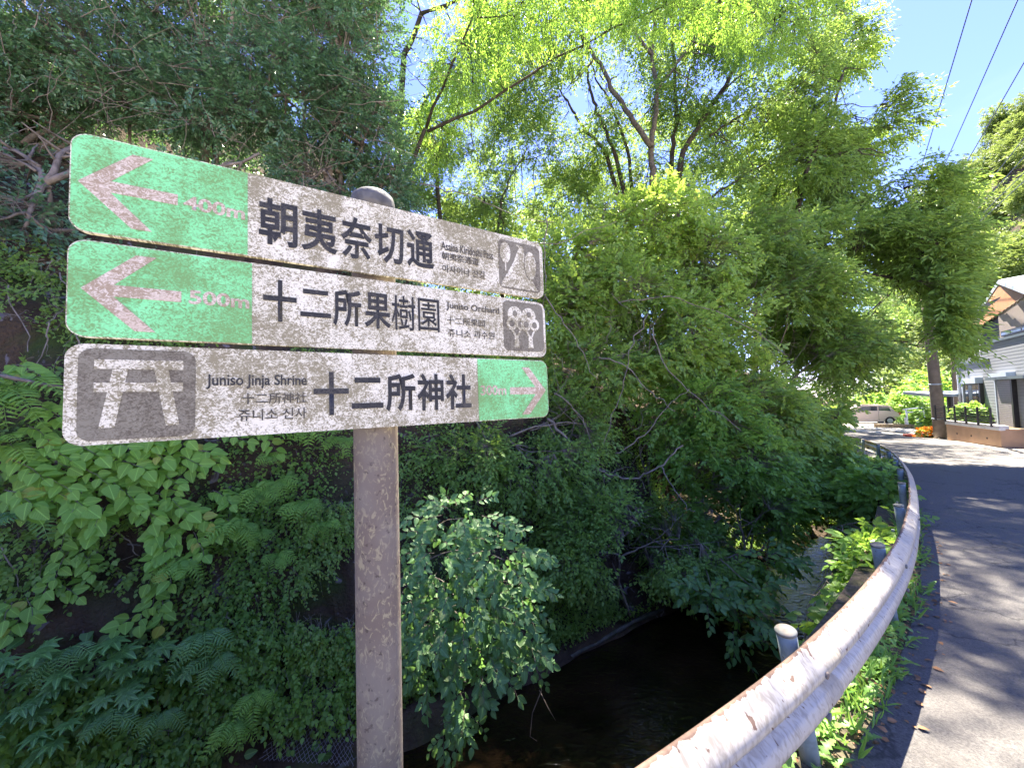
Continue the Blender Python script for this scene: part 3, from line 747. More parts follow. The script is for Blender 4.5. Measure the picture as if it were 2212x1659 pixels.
for k in range(3, len(GUARD)):
    p = GUARD[k]; T_ = unit(GUARD[min(k + 1, len(GUARD) - 1)] - GUARD[k - 1]); N_ = np.array([T_[1], -T_[0]]); zg = float(gz(*p))
    ln = np.array([.105, .035]) * (1 if k in (4, 5) else random.uniform(.2, .8)) if k < 12 else np.zeros(2)
    topp = np.array([p[0], p[1], zg + .575]) ; bott = np.array([p[0] + ln[0], p[1] + ln[1], zg - .05])
    mb = MB(); mb.tube(np.linspace(bott, topp, 5), .039, 20); post = mb.build('post', M['gpost'], guard, True)
    ax = unit(topp - bott); mb = MB(); mb.tube([topp - ax * .006, topp + ax * .002, topp + ax * .006, topp + ax * .008], [.0420, .0430, .040, .02], 20)
    o = mb.build('cap', M['capm'], guard, True); o.parent = post; o.location = (0, 0, 0)
    for dz in (.31, .475):
        c0 = np.array([p[0] + N_[0] * .05, p[1] + N_[1] * .05, zg + dz - .01]); nn = np.array([N_[0], N_[1], 0])
        mb = MB(); mb.tube([c0, c0 + nn * .075, c0 + nn * .094, c0 + nn * .097], [.011, .011, .016, .008], 8); mb.build('bolt', M['capm'], guard, True)
        if dz < .4: 
            mb = MB(); mb.box(c0 - nn * .105 , (.012, .012, .012), nn); mb.build('nut', M['gpost'], guard)

# ================================================================== HOUSE AND THE FAR SIDE OF THE ROAD
def z5(X, Y): return ((3300 + X / 2.074) * .5531, (1000 + Y / 2.074) * .5531)
def zr(X, Y): return ((3200 + X / 2.768) * .5531, (1550 + Y / 2.768) * .5531)
hu = unit(np.array([-.605, -.796, 0])); hn = np.array([-.796, .605, 0])     # along the facade towards us, facade normal
HZ = 19.5; H0 = at(*z5(920, 1000), HZ); H0[2] = 0
def fac(X, Y, off=0.):
    """facade coordinates (along, height) of a point seen on the facade"""
    d = ray(*z5(X, Y)); o = np.array([0, 0, EYE]); P0 = H0 + hn * off
    t = ((P0 - o) @ hn) / (d @ hn); P = o + d * t; return float((P - P0) @ hu), float(P[2])
def fp(u, z, off=0.): return H0 + hu * u + hn * off + np.array([0, 0, z])
def fbox(name, u0, u1, z0, z1, o0, o1, mat, parent):
    mb = MB(); mb.box(fp((u0 + u1) / 2, (z0 + z1) / 2, (o0 + o1) / 2), ((u1 - u0) / 2, abs(o1 - o0) / 2, (z1 - z0) / 2), hu, hn, (0, 0, 1)); return mb.build(name, mat, parent)
m, n, out = newmat('ribbed_siding'); M['siding'] = m
zc = nd(n, 'ShaderNodeTexCoord'); sp = nd(n, 'ShaderNodeSeparateXYZ'); n.links.new(zc.outputs['Object'], sp.inputs[0])
wz = math_(n, 'SINE', math_(n, 'ADD', math_(n, 'MULTIPLY', sp.outputs[2], 48.), math_(n, 'MULTIPLY', noise(n, 3, 4, 1.), 1.6)))
bsdf(n, out, mix(n, ramp(n, wz, [(.2, 0.), (.8, 1.)]), (.225, .235, .27), (.255, .265, .30)), .8, .2, 0, wz, .15, .01)
m, n, out = newmat('wood_grey_siding'); M['siding2'] = m
bsdf(n, out, mix(n, noise(n, 12, 6, .3, scl=(1, 1, 9)), (.24, .19, .18), (.40, .35, .33)), .7, .3)
M['navy'] = simple('dark_wall', (.035, .035, .055), .6, .2, 8)
M['black'] = simple('black_metal', (.018, .018, .022), .45, .2, 8, None, .5)
M['soffit'] = simple('brown_soffit', (.36, .17, .085), .6, .12, 5)
M['fascia'] = simple('blue_grey_trim', (.42, .48, .58), .5, .08, 5)
M['roof'] = simple('pale_roof', (.55, .60, .66), .55, .08, 7)
M['band'] = simple('dark_band', (.11, .14, .16), .5, .1, 6)
M['ochre'] = simple('peach_render', (.46, .29, .19), .9, .10, 3, 90, .15, 0, .3, dirt=(.40, .27, .19))
M['whitecap'] = simple('white_coping', (.68, .66, .66), .7, .08, 8, None, .3, 0, .2, dirt=(.45, .43, .42))
M['glass'] = simple('window_glass', (.030, .040, .050), .06, .3, 2, None, .9)
M['curtain'] = simple('curtain', (.30, .33, .36), .8, .2, 5)
M['shutter'] = simple('grey_shutter', (.26, .24, .26), .55, .08, 6)
M['whitem'] = simple('white_metal', (.72, .73, .74), .45, .05, 6)
M['wire'] = simple('dark_cable', (.02, .03, .07), .6, .1, 3)
zg = float(fac(1300, 1360)[1]) - .25
wt_z = 0
band_u, band_z = fac(1160, 712); u_end = 9.5
low_band_u0, low_band_z = fac(930, 885)
house = thing('house', 'two-storey blue-grey house with brown soffit above a peach garden wall', 'house', fp(3, zg, -3))
D0 = -7.5
zb2 = zg - 1.2
u_up = fac(1160, 712)[0]
fbox('wall', 0, u_end, zb2, low_band_z, D0, 0, M['siding'], house)
fbox('wall', u_up, u_end, low_band_z, band_z, D0, 0, M['siding'], house)
fbox('band', -.05, u_up - .003, low_band_z, low_band_z + .10, D0 - .05, .05, M['band'], house)
fbox('band', u_up, u_end + .05, band_z, band_z + .10, D0, .05, M['band'], house)
fbox('parapet', .05, u_up - .01, low_band_z + .10, low_band_z + .45, D0, -.05, M['siding'], house)
# recessed dark balcony wall and upper storey
ub0 = fac(1070, 620)[0]; ub1 = fac(1245, 620)[0]; zt_l = fac(1150, 520, -.0)[1]
zu = band_z + .10
fbox('balcony_wall', max(.4, ub0 + .25), u_up + 1.0, low_band_z + .45, min(zu + 2.2, za_ - .1 if 'za_' in dir() else zu + 1.9), D0, -1.2, M['navy'], house)
fbox('corner_post', ub0, ub0 + .10, low_band_z + .45, zu + 2.0, -.12, -.02, M['whitem'], house)
ua_, za_ = fac(1062, 592); uc_, zc_ = fac(1500, 290)
zl_ = lambda u: za_ + (zc_ - za_) * (u - ua_) / (uc_ - ua_)
mb = MB(); mb.prism([(ub1, zu), (uc_ + 2, zu), (uc_ + 2, zl_(uc_ + 2) - .03), (ub1, zl_(ub1) - .03)], fp(0, 0, -.02), hu, (0, 0, 1), .25 if np.cross(hu, [0, 0, 1.]) @ hn < 0 else -.25); mb.build('upper_wall', M['siding2'], house)
fbox('dark_panel', ub0 + .15, ub1 - .003, band_z - .28, zu + 1.75, -.30, -.12, M['navy'], house)
# upper window
uw0, zw0 = fac(1282, 668); _, zw1 = fac(1290, 622)
fr = fbox('window', uw0, u_end - .5, zu + .03, zw1 + .06, -.02, .05, M['black'], house)
for k in range(4):
    w_ = (u_end - .5 - uw0) / 4; fbox('pane', uw0 + k * w_ + .05, uw0 + (k + 1) * w_ - .05, zu + .09, zw1, .05, .056, M['glass'], house)
# roof with overhanging gable
A_ = at(*z5(1030, 556), 20.2); Bp = at(*z5(1258, 226), 15.5); Cp = at(*z5(1500, 318), 12.0); Aw = fp(fac(1062, 592)[0], fac(1062, 592)[1]); Cw = fp(fac(1500, 290)[0], fac(1500, 290)[1])
Dn = np.array([.796, -.605, 0]) * 8
mb = MB(); mb.add([A_, Bp, Cp, Cw, Aw], t=[(0, 4, 1), (1, 4, 3), (1, 3, 2)]); mb.build('soffit', M['soffit'], house)
upv = np.array([0, 0, .16])
mb = MB()
for P0, P1 in ((A_, Bp), (Bp, Cp)):
    o_ = unit(np.cross(P1 - P0, [0, 0, 1.])) * .05
    mb.add([P0 - o_, P1 - o_, P1 - o_ + upv, P0 - o_ + upv, P0 + o_, P1 + o_, P1 + o_ + upv, P0 + o_ + upv], q=[(0, 1, 2, 3), (4, 7, 6, 5), (0, 3, 7, 4), (1, 5, 6, 2), (3, 2, 6, 7), (0, 4, 5, 1)])
mb.build('fascia', M['fascia'], house)
mb = MB(); rz = upv + np.array([0, 0, .02])
mb.add([A_ + rz, Bp + rz, Cp + rz, Cp + Dn + rz, Bp + Dn * 1.1 + rz + [0, 0, .6], A_ + Dn + rz], q=[(0, 1, 4, 5), (1, 2, 3, 4)]); mb.build('roof', M['roof'], house)
# ground-floor windows
def window_unit(X0, X1, Yt, shutter=False):
    u0, zt = fac(X0, Yt); u1, _ = fac(X1, Yt); zb_ = zg + .12
    fbox('shutter_box', u0 - .10, u1 + .12, zt, zt + .26, -.01, .24, M['fascia'], house)
    fbox('side_frame', u1 + .0, u1 + .14, zb_, zt - .002, -.01, .13, M['black'], house)
    fbox('side_frame', u0 - .10, u0 - .02, zb_, zt - .002, -.01, .10, M['fascia'], house)
    wn_ = fbox('window', u0, u1, zb_, zt - .01, -.01, .05, M['black'], house)
    if shutter:
        k = 26; h = (zt - .08 - zb_) / k
        for i in range(k): fbox('slat', u0 + .06, u1 - .06, zb_ + .04 + i * h, zb_ + .04 + (i + .82) * h, .05, .075, M['shutter'], house)
    else:
        w_ = (u1 - u0) / 4
        for i in range(4): fbox('pane', u0 + i * w_ + .04, u0 + (i + 1) * w_ - .04, zb_ + .06, zt - .08, .05, .056, M['curtain'] if i in (1,) else M['glass'], house)
window_unit(975, 1112, 1035)
window_unit(1243, 1375, 1000, True)
u0, z0 = fac(1395, 985)
fbox('door_canopy', u0, u_end, z0 - .06, z0 + .04, 0, .8, M['band'], house)
fbox('downpipe', -.01 + .04, .10, zg, low_band_z, .0, .07, M['whitem'], house)
# carport canopy left of the house
cp = thing('carport', 'flat grey carport canopy beside the blue-grey house', 'carport', at(*z5(760, 1150), 21))
mb = MB(); a = at(*z5(470, 1108), 19.5); b = at(*z5(690, 1128), 18.6); c_ = at(*z5(945, 1128), 19.6); d = at(*z5(945, 1100), 23.)
mb.add([a, b, c_, d], q=[(0, 1, 2, 3)]); o = mb.build('canopy_roof', M['fascia'], cp); sd = o.modifiers.new('t', 'SOLIDIFY'); sd.thickness = .14; sd.offset = 0
for q in ((700, 1128), (850, 1128)):
    p = at(*z5(*q), 20.5); mb = MB(); mb.tube([[p[0], p[1], gz(p[0], p[1])], [p[0], p[1], p[2] + .05]], .05 if q[0] == 700 else .13, 8); mb.build('column', M['black'], cp)

# garden wall with coping
WC = G(*z5(1270, 1555)); WF = G(*z5(832, 1487)); wtop = at(*z5(1262, 1388), WC[1])[2]
wd = unit((WF - WC) * [1, 1, 0]); wn = np.array([-wd[1], wd[0], 0]); wl = np.linalg.norm((WF - WC)[:2])
gw = thing('garden_wall', 'peach rendered low garden wall with white coping under the blue-grey house', 'wall', (WC[0], WC[1], WC[2]))
rd_ = unit(np.array([.80, -.60, 0]))
for (o_, dr, ln, th) in ((WC, wd, wl, .18), (WC, rd_, 7., .18)):
    cen = o_ + dr * ln / 2; cen[2] = (wtop + WC[2] - .4) / 2; nn_ = np.cross([0, 0, 1.], dr); ins = nn_ * (-.09 if dr is wd else .09)
    mb = MB(); mb.box(cen + ins, (ln / 2 + (0 if dr is wd else -.0), .09, (wtop - WC[2] + .4) / 2 - .06), dr); mb.build('render', M['ochre'], gw)
    if dr is wd:
        c2 = o_ + dr * ln / 2 + ins; c2[2] = wtop - .03
        mb = MB(); mb.box(c2, (ln / 2 + .02, .13, .09), dr); bevel(mb.build('coping', M['whitecap'], gw), .015)
        for k in (.22, .5, .78):
            q = o_ + dr * ln * k + nn_ * .001; q[2] = WC[2] + .28
            mb = MB(); mb.tube([q, q + nn_ * .012], .035, 10); mb.build('drain_hole', M['black'], gw)
# raised garden behind the wall
gb_ = [WC + rd_ * .1 - wn * 0, WF, WF + rd_ * 30, WC + rd_ * 30]
struct(link_mesh('terrain', [(p[0], p[1], wtop - .12) for p in gb_], None, M['soil'], quads=[(0, 1, 2, 3)] if True else None), 'raised garden soil behind the wall')
# slatted fence on the wall
fn = thing('slat_fence', 'black horizontal slat fence standing on the white coping', 'fence', WF - wn * .1 + [0, 0, wtop - WF[2]])
fh = .62; fo = wn * .09; f0 = WC + wd * .25 + fo * 1; f1 = WF + wd * .6 + fo
for k in range(7):
    za = wtop + .10 + k * fh / 7; c2 = (f0 + f1) / 2; c2[2] = za
    mb = MB(); mb.box(c2, (np.linalg.norm((f1 - f0)[:2]) / 2, .012, .018), wd); mb.build('slat', M['black'], fn)
for t in np.linspace(0, 1, 6):
    c2 = f0 + (f1 - f0) * t; c2[2] = wtop + .36; mb = MB(); mb.box(c2 , (.028, .022, .36), wd); mb.build('post', M['black'], fn)
# pavement strip and gutter beside the wall
mb = MB(); a = G(*z5(1270, 1562)); b = G(*z5(1480, 1548)); c_ = G(*z5(1480, 1640)); d = G(*z5(830, 1492)); e1 = G(*z5(840, 1480))
sp_ = [G(*z5(*q)) + [0, 0, .008] for q in ((832, 1485), (1270, 1560), (1500, 1540), (1600, 1540), (1600, 1650), (1450, 1628), (1180, 1558), (1000, 1522))]
tr = [tuple(t) for t in tessellate_polygon([[Vector(tuple(p)) for p in sp_]])]
struct(link_mesh('pavement', sp_, tr, M['concrete']), 'pale concrete pavement strip at the foot of the garden wall')
sp_ = [G(*zr(*q)) + [0, 0, .012] for q in ((360, 335), (600, 345), (600, 325), (900, 335), (1180, 345), (1300, 452), (1120, 412), (820, 378), (560, 352))]
tr = [tuple(t) for t in tessellate_polygon([[Vector(tuple(p)) for p in sp_]])]
struct(link_mesh('forecourt', sp_, tr, M['concrete']), 'sunlit pale concrete forecourt beyond the utility pole')
sp_ = [G(*z5(*q)) + [0, 0, .014] for q in ((1310, 1566), (1345, 1566), (1560, 1628), (1560, 1640))]
struct(link_mesh('gutter', sp_, None, M['black'], quads=[(0, 1, 2, 3)]), 'dark drain slot in the pavement')

# low brick planter edge, car, white pipe rails
be = thing('planter_wall', 'low tan block edging in front of the parked car', 'wall', G(*zr(760, 330)))
p0, p1, p2 = G(*zr(592, 330)), G(*zr(1120, 345)), G(*zr(592, 330))
dv = unit((p1 - p0) * [1, 1, 0]); lb = np.linalg.norm((p1 - p0)[:2]); hb_ = at(*zr(592, 288), p0[1])[2] - p0[2]
M['tan'] = simple('tan_block', (.42, .31, .20), .9, .15, 8, 60)
for r_ in range(2):
    nb = 14
    for i in range(nb):
        c2 = p0 + dv * lb * (i + .5) / nb; c2[2] = p0[2] + hb_ * (r_ + .5) / 2 + (0)
        mb = MB(); mb.box(c2, (lb / nb / 2 - .008, .09, hb_ / 4 - .006), dv); mb.build('block', M['tan'], be)

CB = G(*zr(600, 300)); CZ = CB[1] + 1.8
cd = unit(np.array([.93, -.37, 0])); cn = np.array([-cd[1], cd[0], 0])       # the tail points right
wheel = at(*zr(768, 262), CZ); gzc = float(gz(wheel[0], wheel[1]))
scl = (at(*zr(600, 185), CZ)[2] - at(*zr(600, 300), CZ)[2]) / 1.0
car = thing('parked_car', 'beige small car parked beyond the bend, half hidden by leaves', 'car', (wheel[0], wheel[1], at(*zr(768, 296), CZ)[2]))
M['carp'] = simple('beige_car_paint', (.52, .42, .36), .3, .04, 2, None, .6)
M['rubber'] = simple('tyre_rubber', (.02, .02, .02), .8, .1, 10)
M['alloy'] = simple('wheel_alloy', (.42, .43, .45), .35, .1, 10, None, .6)
cb0 = np.array([wheel[0], wheel[1], at(*zr(768, 296), CZ)[2]]); s_ = 1.0
side = [(.62, .38), (.66, .62), (.58, .86), (.30, 1.00), (-.30, 1.05), (-1.0, 1.05), (-2.5, 1.02), (-3.1, .92), (-3.25, .6), (-3.2, .3), (-2.85, .25), (-2.75, .45), (-2.5, .58), (-2.2, .45), (-2.1, .22), (-.36, .22), (-.30, .42), (-.16, .56), (.0, .60), (.16, .56), (.30, .42), (.36, .26)]
mb = MB(); mb.prism(side, cb0 + cn * -.0, cd, (0, 0, 1), -1.45); o = mb.build('body', M['carp'], car); bevel(o, .05, 3)
roofp = [(.30, .99), (.10, 1.40), (-.15, 1.50), (-1.6, 1.52), (-1.95, 1.42), (-2.5, 1.0)]
mb = MB(); mb.prism(roofp, cb0 + cn * .10, cd, (0, 0, 1), -1.25); o = mb.build('roof', M['carp'], car); bevel(o, .05, 3)
for wp in ([(.12, 1.03), (-.02, 1.36), (-.62, 1.40), (-.62, 1.03)], [(-.70, 1.03), (-.70, 1.40), (-1.62, 1.41), (-2.2, 1.03)]):
    mb = MB(); mb.prism(wp, cb0 + cn * .085, cd, (0, 0, 1), -.02); mb.build('window', M['glass'], car)
for wx in (0, -2.48):
    for oy in (.03, 1.30):
        c0 = cb0 + cd * wx + cn * oy + [0, 0, .29]
        mb = MB(); mb.tube([c0, c0 + cn * .01, c0 + cn * .16, c0 + cn * .17], [.25, .29, .29, .25], 24); tw = mb.build('wheel', M['rubber'], car)
        mb = MB(); mb.tube([c0 - cn * .006, c0 - cn * .001], .18, 20)
        o = mb.build('rim', M['alloy'], car); o.parent = tw; o.location = (0, 0, 0)
for zz_ in ((-.70,), ):
    mb = MB(); mb.box(cb0 + cd * -.68 + [0, 0, .65] - cn * .004, (.006, .004, .36), cd); mb.build('door_seam', M['rubber'], car)
mb = MB(); mb.box(cb0 + cd * .60 + cn * .06 + [0, 0, .80], (.05, .07, .09), cd); mb.build('tail_light', simple('red_lens', (.4, .02, .02), .2, .1, 3), car)

def pipe_thing(name, label, cat, pl_, r=.03, mat='whitem', group=None, Z=None):
    pts = [G(*zr(*pl_[0]))] ; Z = pts[0][1]; root = thing(name, label, cat, pts[0], group); return root, Z
rt_ = thing('pipe_barrier', 'white double pipe barrier standing on the pale forecourt', 'barrier', G(*zr(965, 335)))
Zb = G(*zr(965, 335))[1]
for nm, q, r_ in (('rail', [(905, 140), (940, 132), (980, 128), (1190, 108)], .035), ('rail', [(950, 168), (1210, 148)], .035), ('upright', [(936, 140), (960, 335)], .04), ('upright', [(1128, 118), (1136, 225)], .035)):
    mb = MB(); mb.tube([at(*zr(*k), Zb) for k in q], r_, 8); mb.build(nm, M['whitem'], rt_, True)
mb = MB(); p = at(*zr(965, 336), Zb); mb.box(p, (.42, .25, .05)); bevel(mb.build('base', M['whitecap'], rt_), .02)
for q, lb_ in (((930, 225, 940, 335), 'left white bollard before the pipe barrier'), ((1058, 230, 1070, 335), 'right slim white bollard near the teal pot')):
    p = G(*zr(q[2], q[3])); tp_ = at(*zr(q[0], q[1]), p[1]); rb = thing('bollard', lb_, 'bollard', p, 'white bollards on the forecourt')
    mb = MB(); mb.tube([p, p + (tp_ - p) * .96, tp_], [.055, .055, .04], 10); mb.build('pole', M['whitem'], rb, True)
    mb = MB(); mb.tube([p, p + [0, 0, .04], p + [0, 0, .07]], [.16, .15, .07], 14); mb.build('foot', M['whitecap'], rb, True)
p = G(*zr(1140, 335)); mb = MB(); hgt = at(*zr(1140, 255), p[1])[2] - p[2]
mb.tube([p, p + [0, 0, hgt * .1], p + [0, 0, hgt * .8], p + [0, 0, hgt * .86], p + [0, 0, hgt]], [.16, .2, .27, .30, .26], 18)
tag(mb.build('plant_pot', simple('teal_glaze', (.02, .28, .27), .3, .1, 5), None, True), 'teal pot beside the utility pole on the forecourt', 'pot')

# utility pole and wires
M['pole'] = simple('pole_concrete', (.20, .165, .14), .85, .2, 5, 60, .2, 0, .3, dirt=(.12, .10, .085))
PB = G(2033, 946); PT = at(1999, 640, PB[1]); 
up_ = thing('utility_pole', 'grey-brown concrete utility pole leaning slightly at the end of the garden wall', 'utility pole', PB)
mb = MB(); mb.tube([PB + (PT - PB) * t for t in np.linspace(0, 1, 9)], np.linspace(.235, .16, 9), 18); mb.build('pole', M['pole'], up_, True)
for t in (.13, .37, .60):
    c0 = PB + (PT - PB) * t; mb = MB(); mb.tube([c0, c0 + [0, 0, .06]], .235 - .075 * t + .006, 18); mb.build('band', M['fascia'], up_, True)
P2 = at(*z5(905, 1085), 24.); P2t = at(*z5(862, 540), 24.); P2[2] = gz(P2[0], P2[1])
u2 = thing('utility_pole', 'darker slim utility pole behind the carport canopy', 'utility pole', P2)
mb = MB(); mb.tube([P2, P2t], [.2, .15], 12); mb.build('pole', M['pole'], u2, True)
mb = MB(); c0 = P2 + (P2t - P2) * .86; mb.tube([c0, c0 + [0, 0, .30]], .19, 12); mb.build('band', M['whitem'], u2, True)
FARP = at(1888, 680, 52.)
def wire(q, Zn, label, sag=.35, far=FARP, r=.014, grp='power lines overhead'):
    a = at(*q, Zn); t = np.linspace(0, 1, 26)[:, None]; p = a + (far - a) * t; p[:, 2] -= sag * 4 * (t[:, 0] * (1 - t[:, 0])) * 1.
    mb = MB(); dist = np.linalg.norm(p - [0, 0, EYE], axis=1); mb.tube(p, r, 5); return tag(mb.build('power_line', M['wire'], None, True), label, 'power line', grp)
wire((2122, -75), 8., 'leftmost dark power line crossing the blue sky')
wire((2232, -75), 8., 'middle dark power line crossing the blue sky')
wire((2290, 0), 8., 'right dark power line crossing the blue sky')
far2 = at(1935, 640, 40.)
for k, q in enumerate(((2225, 283), (2232, 318), (2236, 350), (2240, 366))):
    wire(q, 13., ('upper', 'second', 'third', 'lowest')[k] + ' thin cable strung in front of the wooded hill', .1, far2, .016, 'cables in front of the hill')
sg = thing('service_cable', 'twisted light cable running from the dark pole to the house gable', 'cable', P2t)
a = at(*z5(870, 690), 23.); b = at(*z5(1500, 300), 12.5); t = np.linspace(0, 1, 60)[:, None]; pth = a + (b - a) * t; pth[:, 2] -= .12 * 4 * (t * (1 - t))[:, 0]
for ph in (0, math.pi):
    q = pth.copy(); q[:, 2] += .035 * np.cos(t[:, 0] * 90 + ph); q[:, 0] += .035 * np.sin(t[:, 0] * 90 + ph)
    mb = MB(); mb.tube(q, .022, 5); mb.build('strand', M['twig'], sg, True)
print('house done')

# ================================================================== WOODED HILL ON THE RIGHT
# hill surface follows the skyline seen beyond the house
sky_pts = [(1905, 690, 150), (1960, 560, 130), (2020, 430, 110), (2110, 360, 95), (2212, 245, 80), (2400, 120, 65), (2700, 60, 50)]
rows = []
for px, py, Z in sky_pts:
    crest = at(px, py + 22, Z); foot = at(px, 850, Z * .45); foot[2] = -2.5
    rows.append([foot + (crest - foot) * t for t in np.linspace(0, 1, 10)] + [crest + np.array([10., 22, -8]) , crest + np.array([30., 60, -40])])
rows = np.array(rows); nr, nc = rows.shape[:2]
q_ = [(i * nc + j, (i + 1) * nc + j, (i + 1) * nc + j + 1, i * nc + j + 1) for i in range(nr - 1) for j in range(nc - 1)]
struct(link_mesh('hill', rows.reshape(-1, 3), None, M['rock'], smooth=True, quads=q_), 'wooded hill rising behind the house')
# shared crown meshes for the hill trees
def crown_mesh(seed, n, leaf):
    global rng
    rng = np.random.default_rng(seed)
    bl = [(np.array([0, 0, .15]), np.array([.75, .75, .55])), (np.array([.35, .2, -.1]), np.array([.5, .5, .4])), (np.array([-.4, -.1, -.05]), np.array([.5, .5, .42])), (np.array([.0, -.4, -.1]), np.array([.5, .45, .4]))]
    P, O, B = sample_blobs(bl, n, -.7, 3., .85)
    A, _ = sprays(P, O, leaf, 6, .14, .1, .9, T_far(), .001, None, 0)
    tmp = link_mesh('crown', A[0], A[1], M['hill'], None, A[2], A[3]); me = tmp.data; bpy.data.objects.remove(tmp); return me
HC = [crown_mesh(s_, 2600, .075) for s_ in (1, 2, 3)]
tmb = MB(); tmb.tube([(0, 0, -1.5), (.03, 0, -.6), (0, .02, .1)], [.07, .05, .02], 7); tr_o = tmb.build('trunk', M['bark']); HT = tr_o.data; bpy.data.objects.remove(tr_o)
rng = np.random.default_rng(11)
cand = []
for i in range(nr - 1):
    for j in range(0, 10):
        for k in range(3):
            a_, b_ = rng.random(2); jj = min(j + b_, 10)
            j0 = int(jj); fr_ = jj - j0
            p = (rows[i, j0] * (1 - a_) + rows[i + 1, j0] * a_) * (1 - fr_) + (rows[i, min(j0 + 1, nc - 1)] * (1 - a_) + rows[i + 1, min(j0 + 1, nc - 1)] * a_) * fr_
            cand.append((p, 2.6 + .022 * p[1] + rng.random() * 1.6))
cnt = 0
chosen = []
words = ['crest', 'upper slope', 'middle slope', 'lower slope']
for p, r_ in cand:
    d = p / p[1]; px_ = (p - [0, 0, EYE]) @ CR / ((p - [0, 0, EYE]) @ _fw) * FPX + 1106
    if px_ < 1840 or px_ > 2300 or p[2] < .5: continue
    if any(np.linalg.norm(p - q) < .72 * (r_ + s_) for q, s_ in chosen): continue
    chosen.append((p, r_))
for p, r_ in chosen:
    pyy = 829.5 - ((p - [0, 0, EYE]) @ CU) / ((p - [0, 0, EYE]) @ _fw) * FPX
    root = thing('hill_tree', 'broadleaf tree ' + ('standing high on the skyline of the wooded hill' if pyy < 430 else 'halfway up the sunny slope of the wooded hill' if pyy < 620 else 'low on the wooded hill close behind the house and garden'), 'tree', p - [0, 0, .3], 'trees covering the hill behind the house')
    for me in (HC[rng.integers(3)], HT):
        o = bpy.data.objects.new('crown' if me is not HT else 'trunk', me); C.objects.link(o); o.parent = root
        if me is not HT: o['kind'] = 'stuff'
        o.location = (0, 0, r_ * .75); o.scale = (r_, r_, r_ * (.8 + .3 * rng.random())); o.rotation_euler = (0, 0, rng.random() * 6.28)
print('hill trees', len(chosen))

# ================================================================== TREES ACROSS THE CREEK
T_long = T_lo(.17); T_wide = T_lo(.33)
def hit(px, py, off=0.):
    """point of the far bank seen at a pixel, moved off metres towards us"""
    d = ray(px, py)
    Zs = np.linspace(1.8, 30, 900); p = d[None] * Zs[:, None]; q = p[:, :2] - TA; a, dd_ = q @ TD, q @ TN
    dd_ = dd_ - np.clip(a - 9, 0, 99) ** 1.5 * .045
    ok = (p[:, 2] + EYE < hbank(a, dd_)) & (dd_ > -.25)
    Z = (Zs[int(ok.argmax())] if ok.any() else 30.) - off
    return np.array([0, 0, EYE]) + d * Z
def foot_of(px, Z):
    """a root point on the bank below a pixel column"""
    d = ray(px, 850); q = d[:2] * Z - TA; a, dd_ = q @ TD, q @ TN
    return np.array([d[0] * Z, Z, float(hbank(np.array(a), np.array(dd_))) - .1])
B_ = lambda L_: [blob(*q) for q in L_]

make_tree('evergreen_tree', 'dark evergreen at the far upper left, its crown crossed by long bare twigs', 'tree', foot_of(90, 6.6),
          B_([(40, 70, 6.2, 130, 120, 1.2), (210, 150, 6.5, 140, 90, 1.2), (330, 40, 6.8, 140, 90, 1.3), (60, 250, 6.4, 90, 80, .8), (-120, 60, 6, 130, 150, 1.2)]), 'ever', 5200, .080, .09, .45,
          gap=-.7, barkm='twig', group='evergreens above the sign', stems=3, nleaf=10, slen=.32, wild=.8, tpl=T_lo(.24), conn=.6, maxc=.9, twr=.0035)
make_tree('evergreen_tree', 'dark evergreen straight above the green ends of the sign boards', 'tree', foot_of(430, 7.2),
          B_([(500, 80, 7, 160, 120, 1.4), (460, 240, 6.7, 130, 70, 1.0), (620, 220, 7, 120, 110, 1.2), (330, 230, 6.6, 110, 60, .9), (540, -120, 7, 260, 110, 1.5)]), 'ever', 5600, .084, .10, .5,
          gap=-.8, barkm='twig', group='evergreens above the sign', stems=3, nleaf=10, slen=.32, wild=.7, tpl=T_lo(.24), conn=.5, maxc=.9)
make_tree('evergreen_tree', 'dark evergreen forming the tall leafy edge above the post cap', 'tree', foot_of(760, 7.8),
          B_([(750, 110, 7.6, 115, 150, 1.3), (780, 290, 7.6, 85, 120, 1.0), (700, 370, 7, 110, 60, .8), (830, 420, 7.6, 60, 70, .7), (720, -90, 7.4, 150, 90, 1.3)]), 'ever', 6300, .080, .11, .5,
          gap=-.75, barkm='twig', group='evergreens above the sign', stems=3, nleaf=10, slen=.30, wild=.7, tpl=T_lo(.24), conn=.5, maxc=.8)
make_tree('evergreen_shrub', 'glossy dark shrub leaning out just above the upper left board corner', 'shrub', foot_of(100, 5.2),
          B_([(150, 320, 5.4, 110, 50, .6), (300, 350, 5.6, 110, 45, .6), (450, 380, 5.8, 100, 40, .5), (20, 330, 5.2, 80, 80, .6), (60, 480, 4.8, 70, 60, .4), (520, 350, 6, 90, 40, .5)]), 'ever', 1500, .075, .05, .5,
          gap=-.25, barkm='twig', stems=2, nleaf=9, slen=.30, wild=.6, tpl=T_lo(.27), conn=.95)
make_tree('dark_leaved_tree', 'dark-leaved tree with a crooked limb against the sky right of the evergreens', 'tree', foot_of(860, 10),
          B_([(900, 40, 9.5, 70, 70, .9), (1000, 10, 9.5, 90, 50, .9), (890, 180, 10, 60, 70, .8), (1010, 170, 10, 80, 50, .8), (1080, 60, 10, 70, 50, .8), (930, 300, 10, 60, 70, .7)]), 'mid', 2600, .095, .12, .5,
          limbs=[(np.array([at(*q) for q in ((850, 470, 10), (862, 300, 10), (873, 117, 10), (893, 80, 10), (910, 30, 9.9), (940, 20, 9.8), (963, 13, 9.7), (1010, -10, 9.6))]), .10, .03),
                 (np.array([at(*q) for q in ((900, 250, 10), (930, 200, 10), (970, 170, 10), (1020, 150, 10))]), .04, .015)],
          gap=-.5, barkm='darkbark', tpl=T_long, droop=.35, wild=.6)
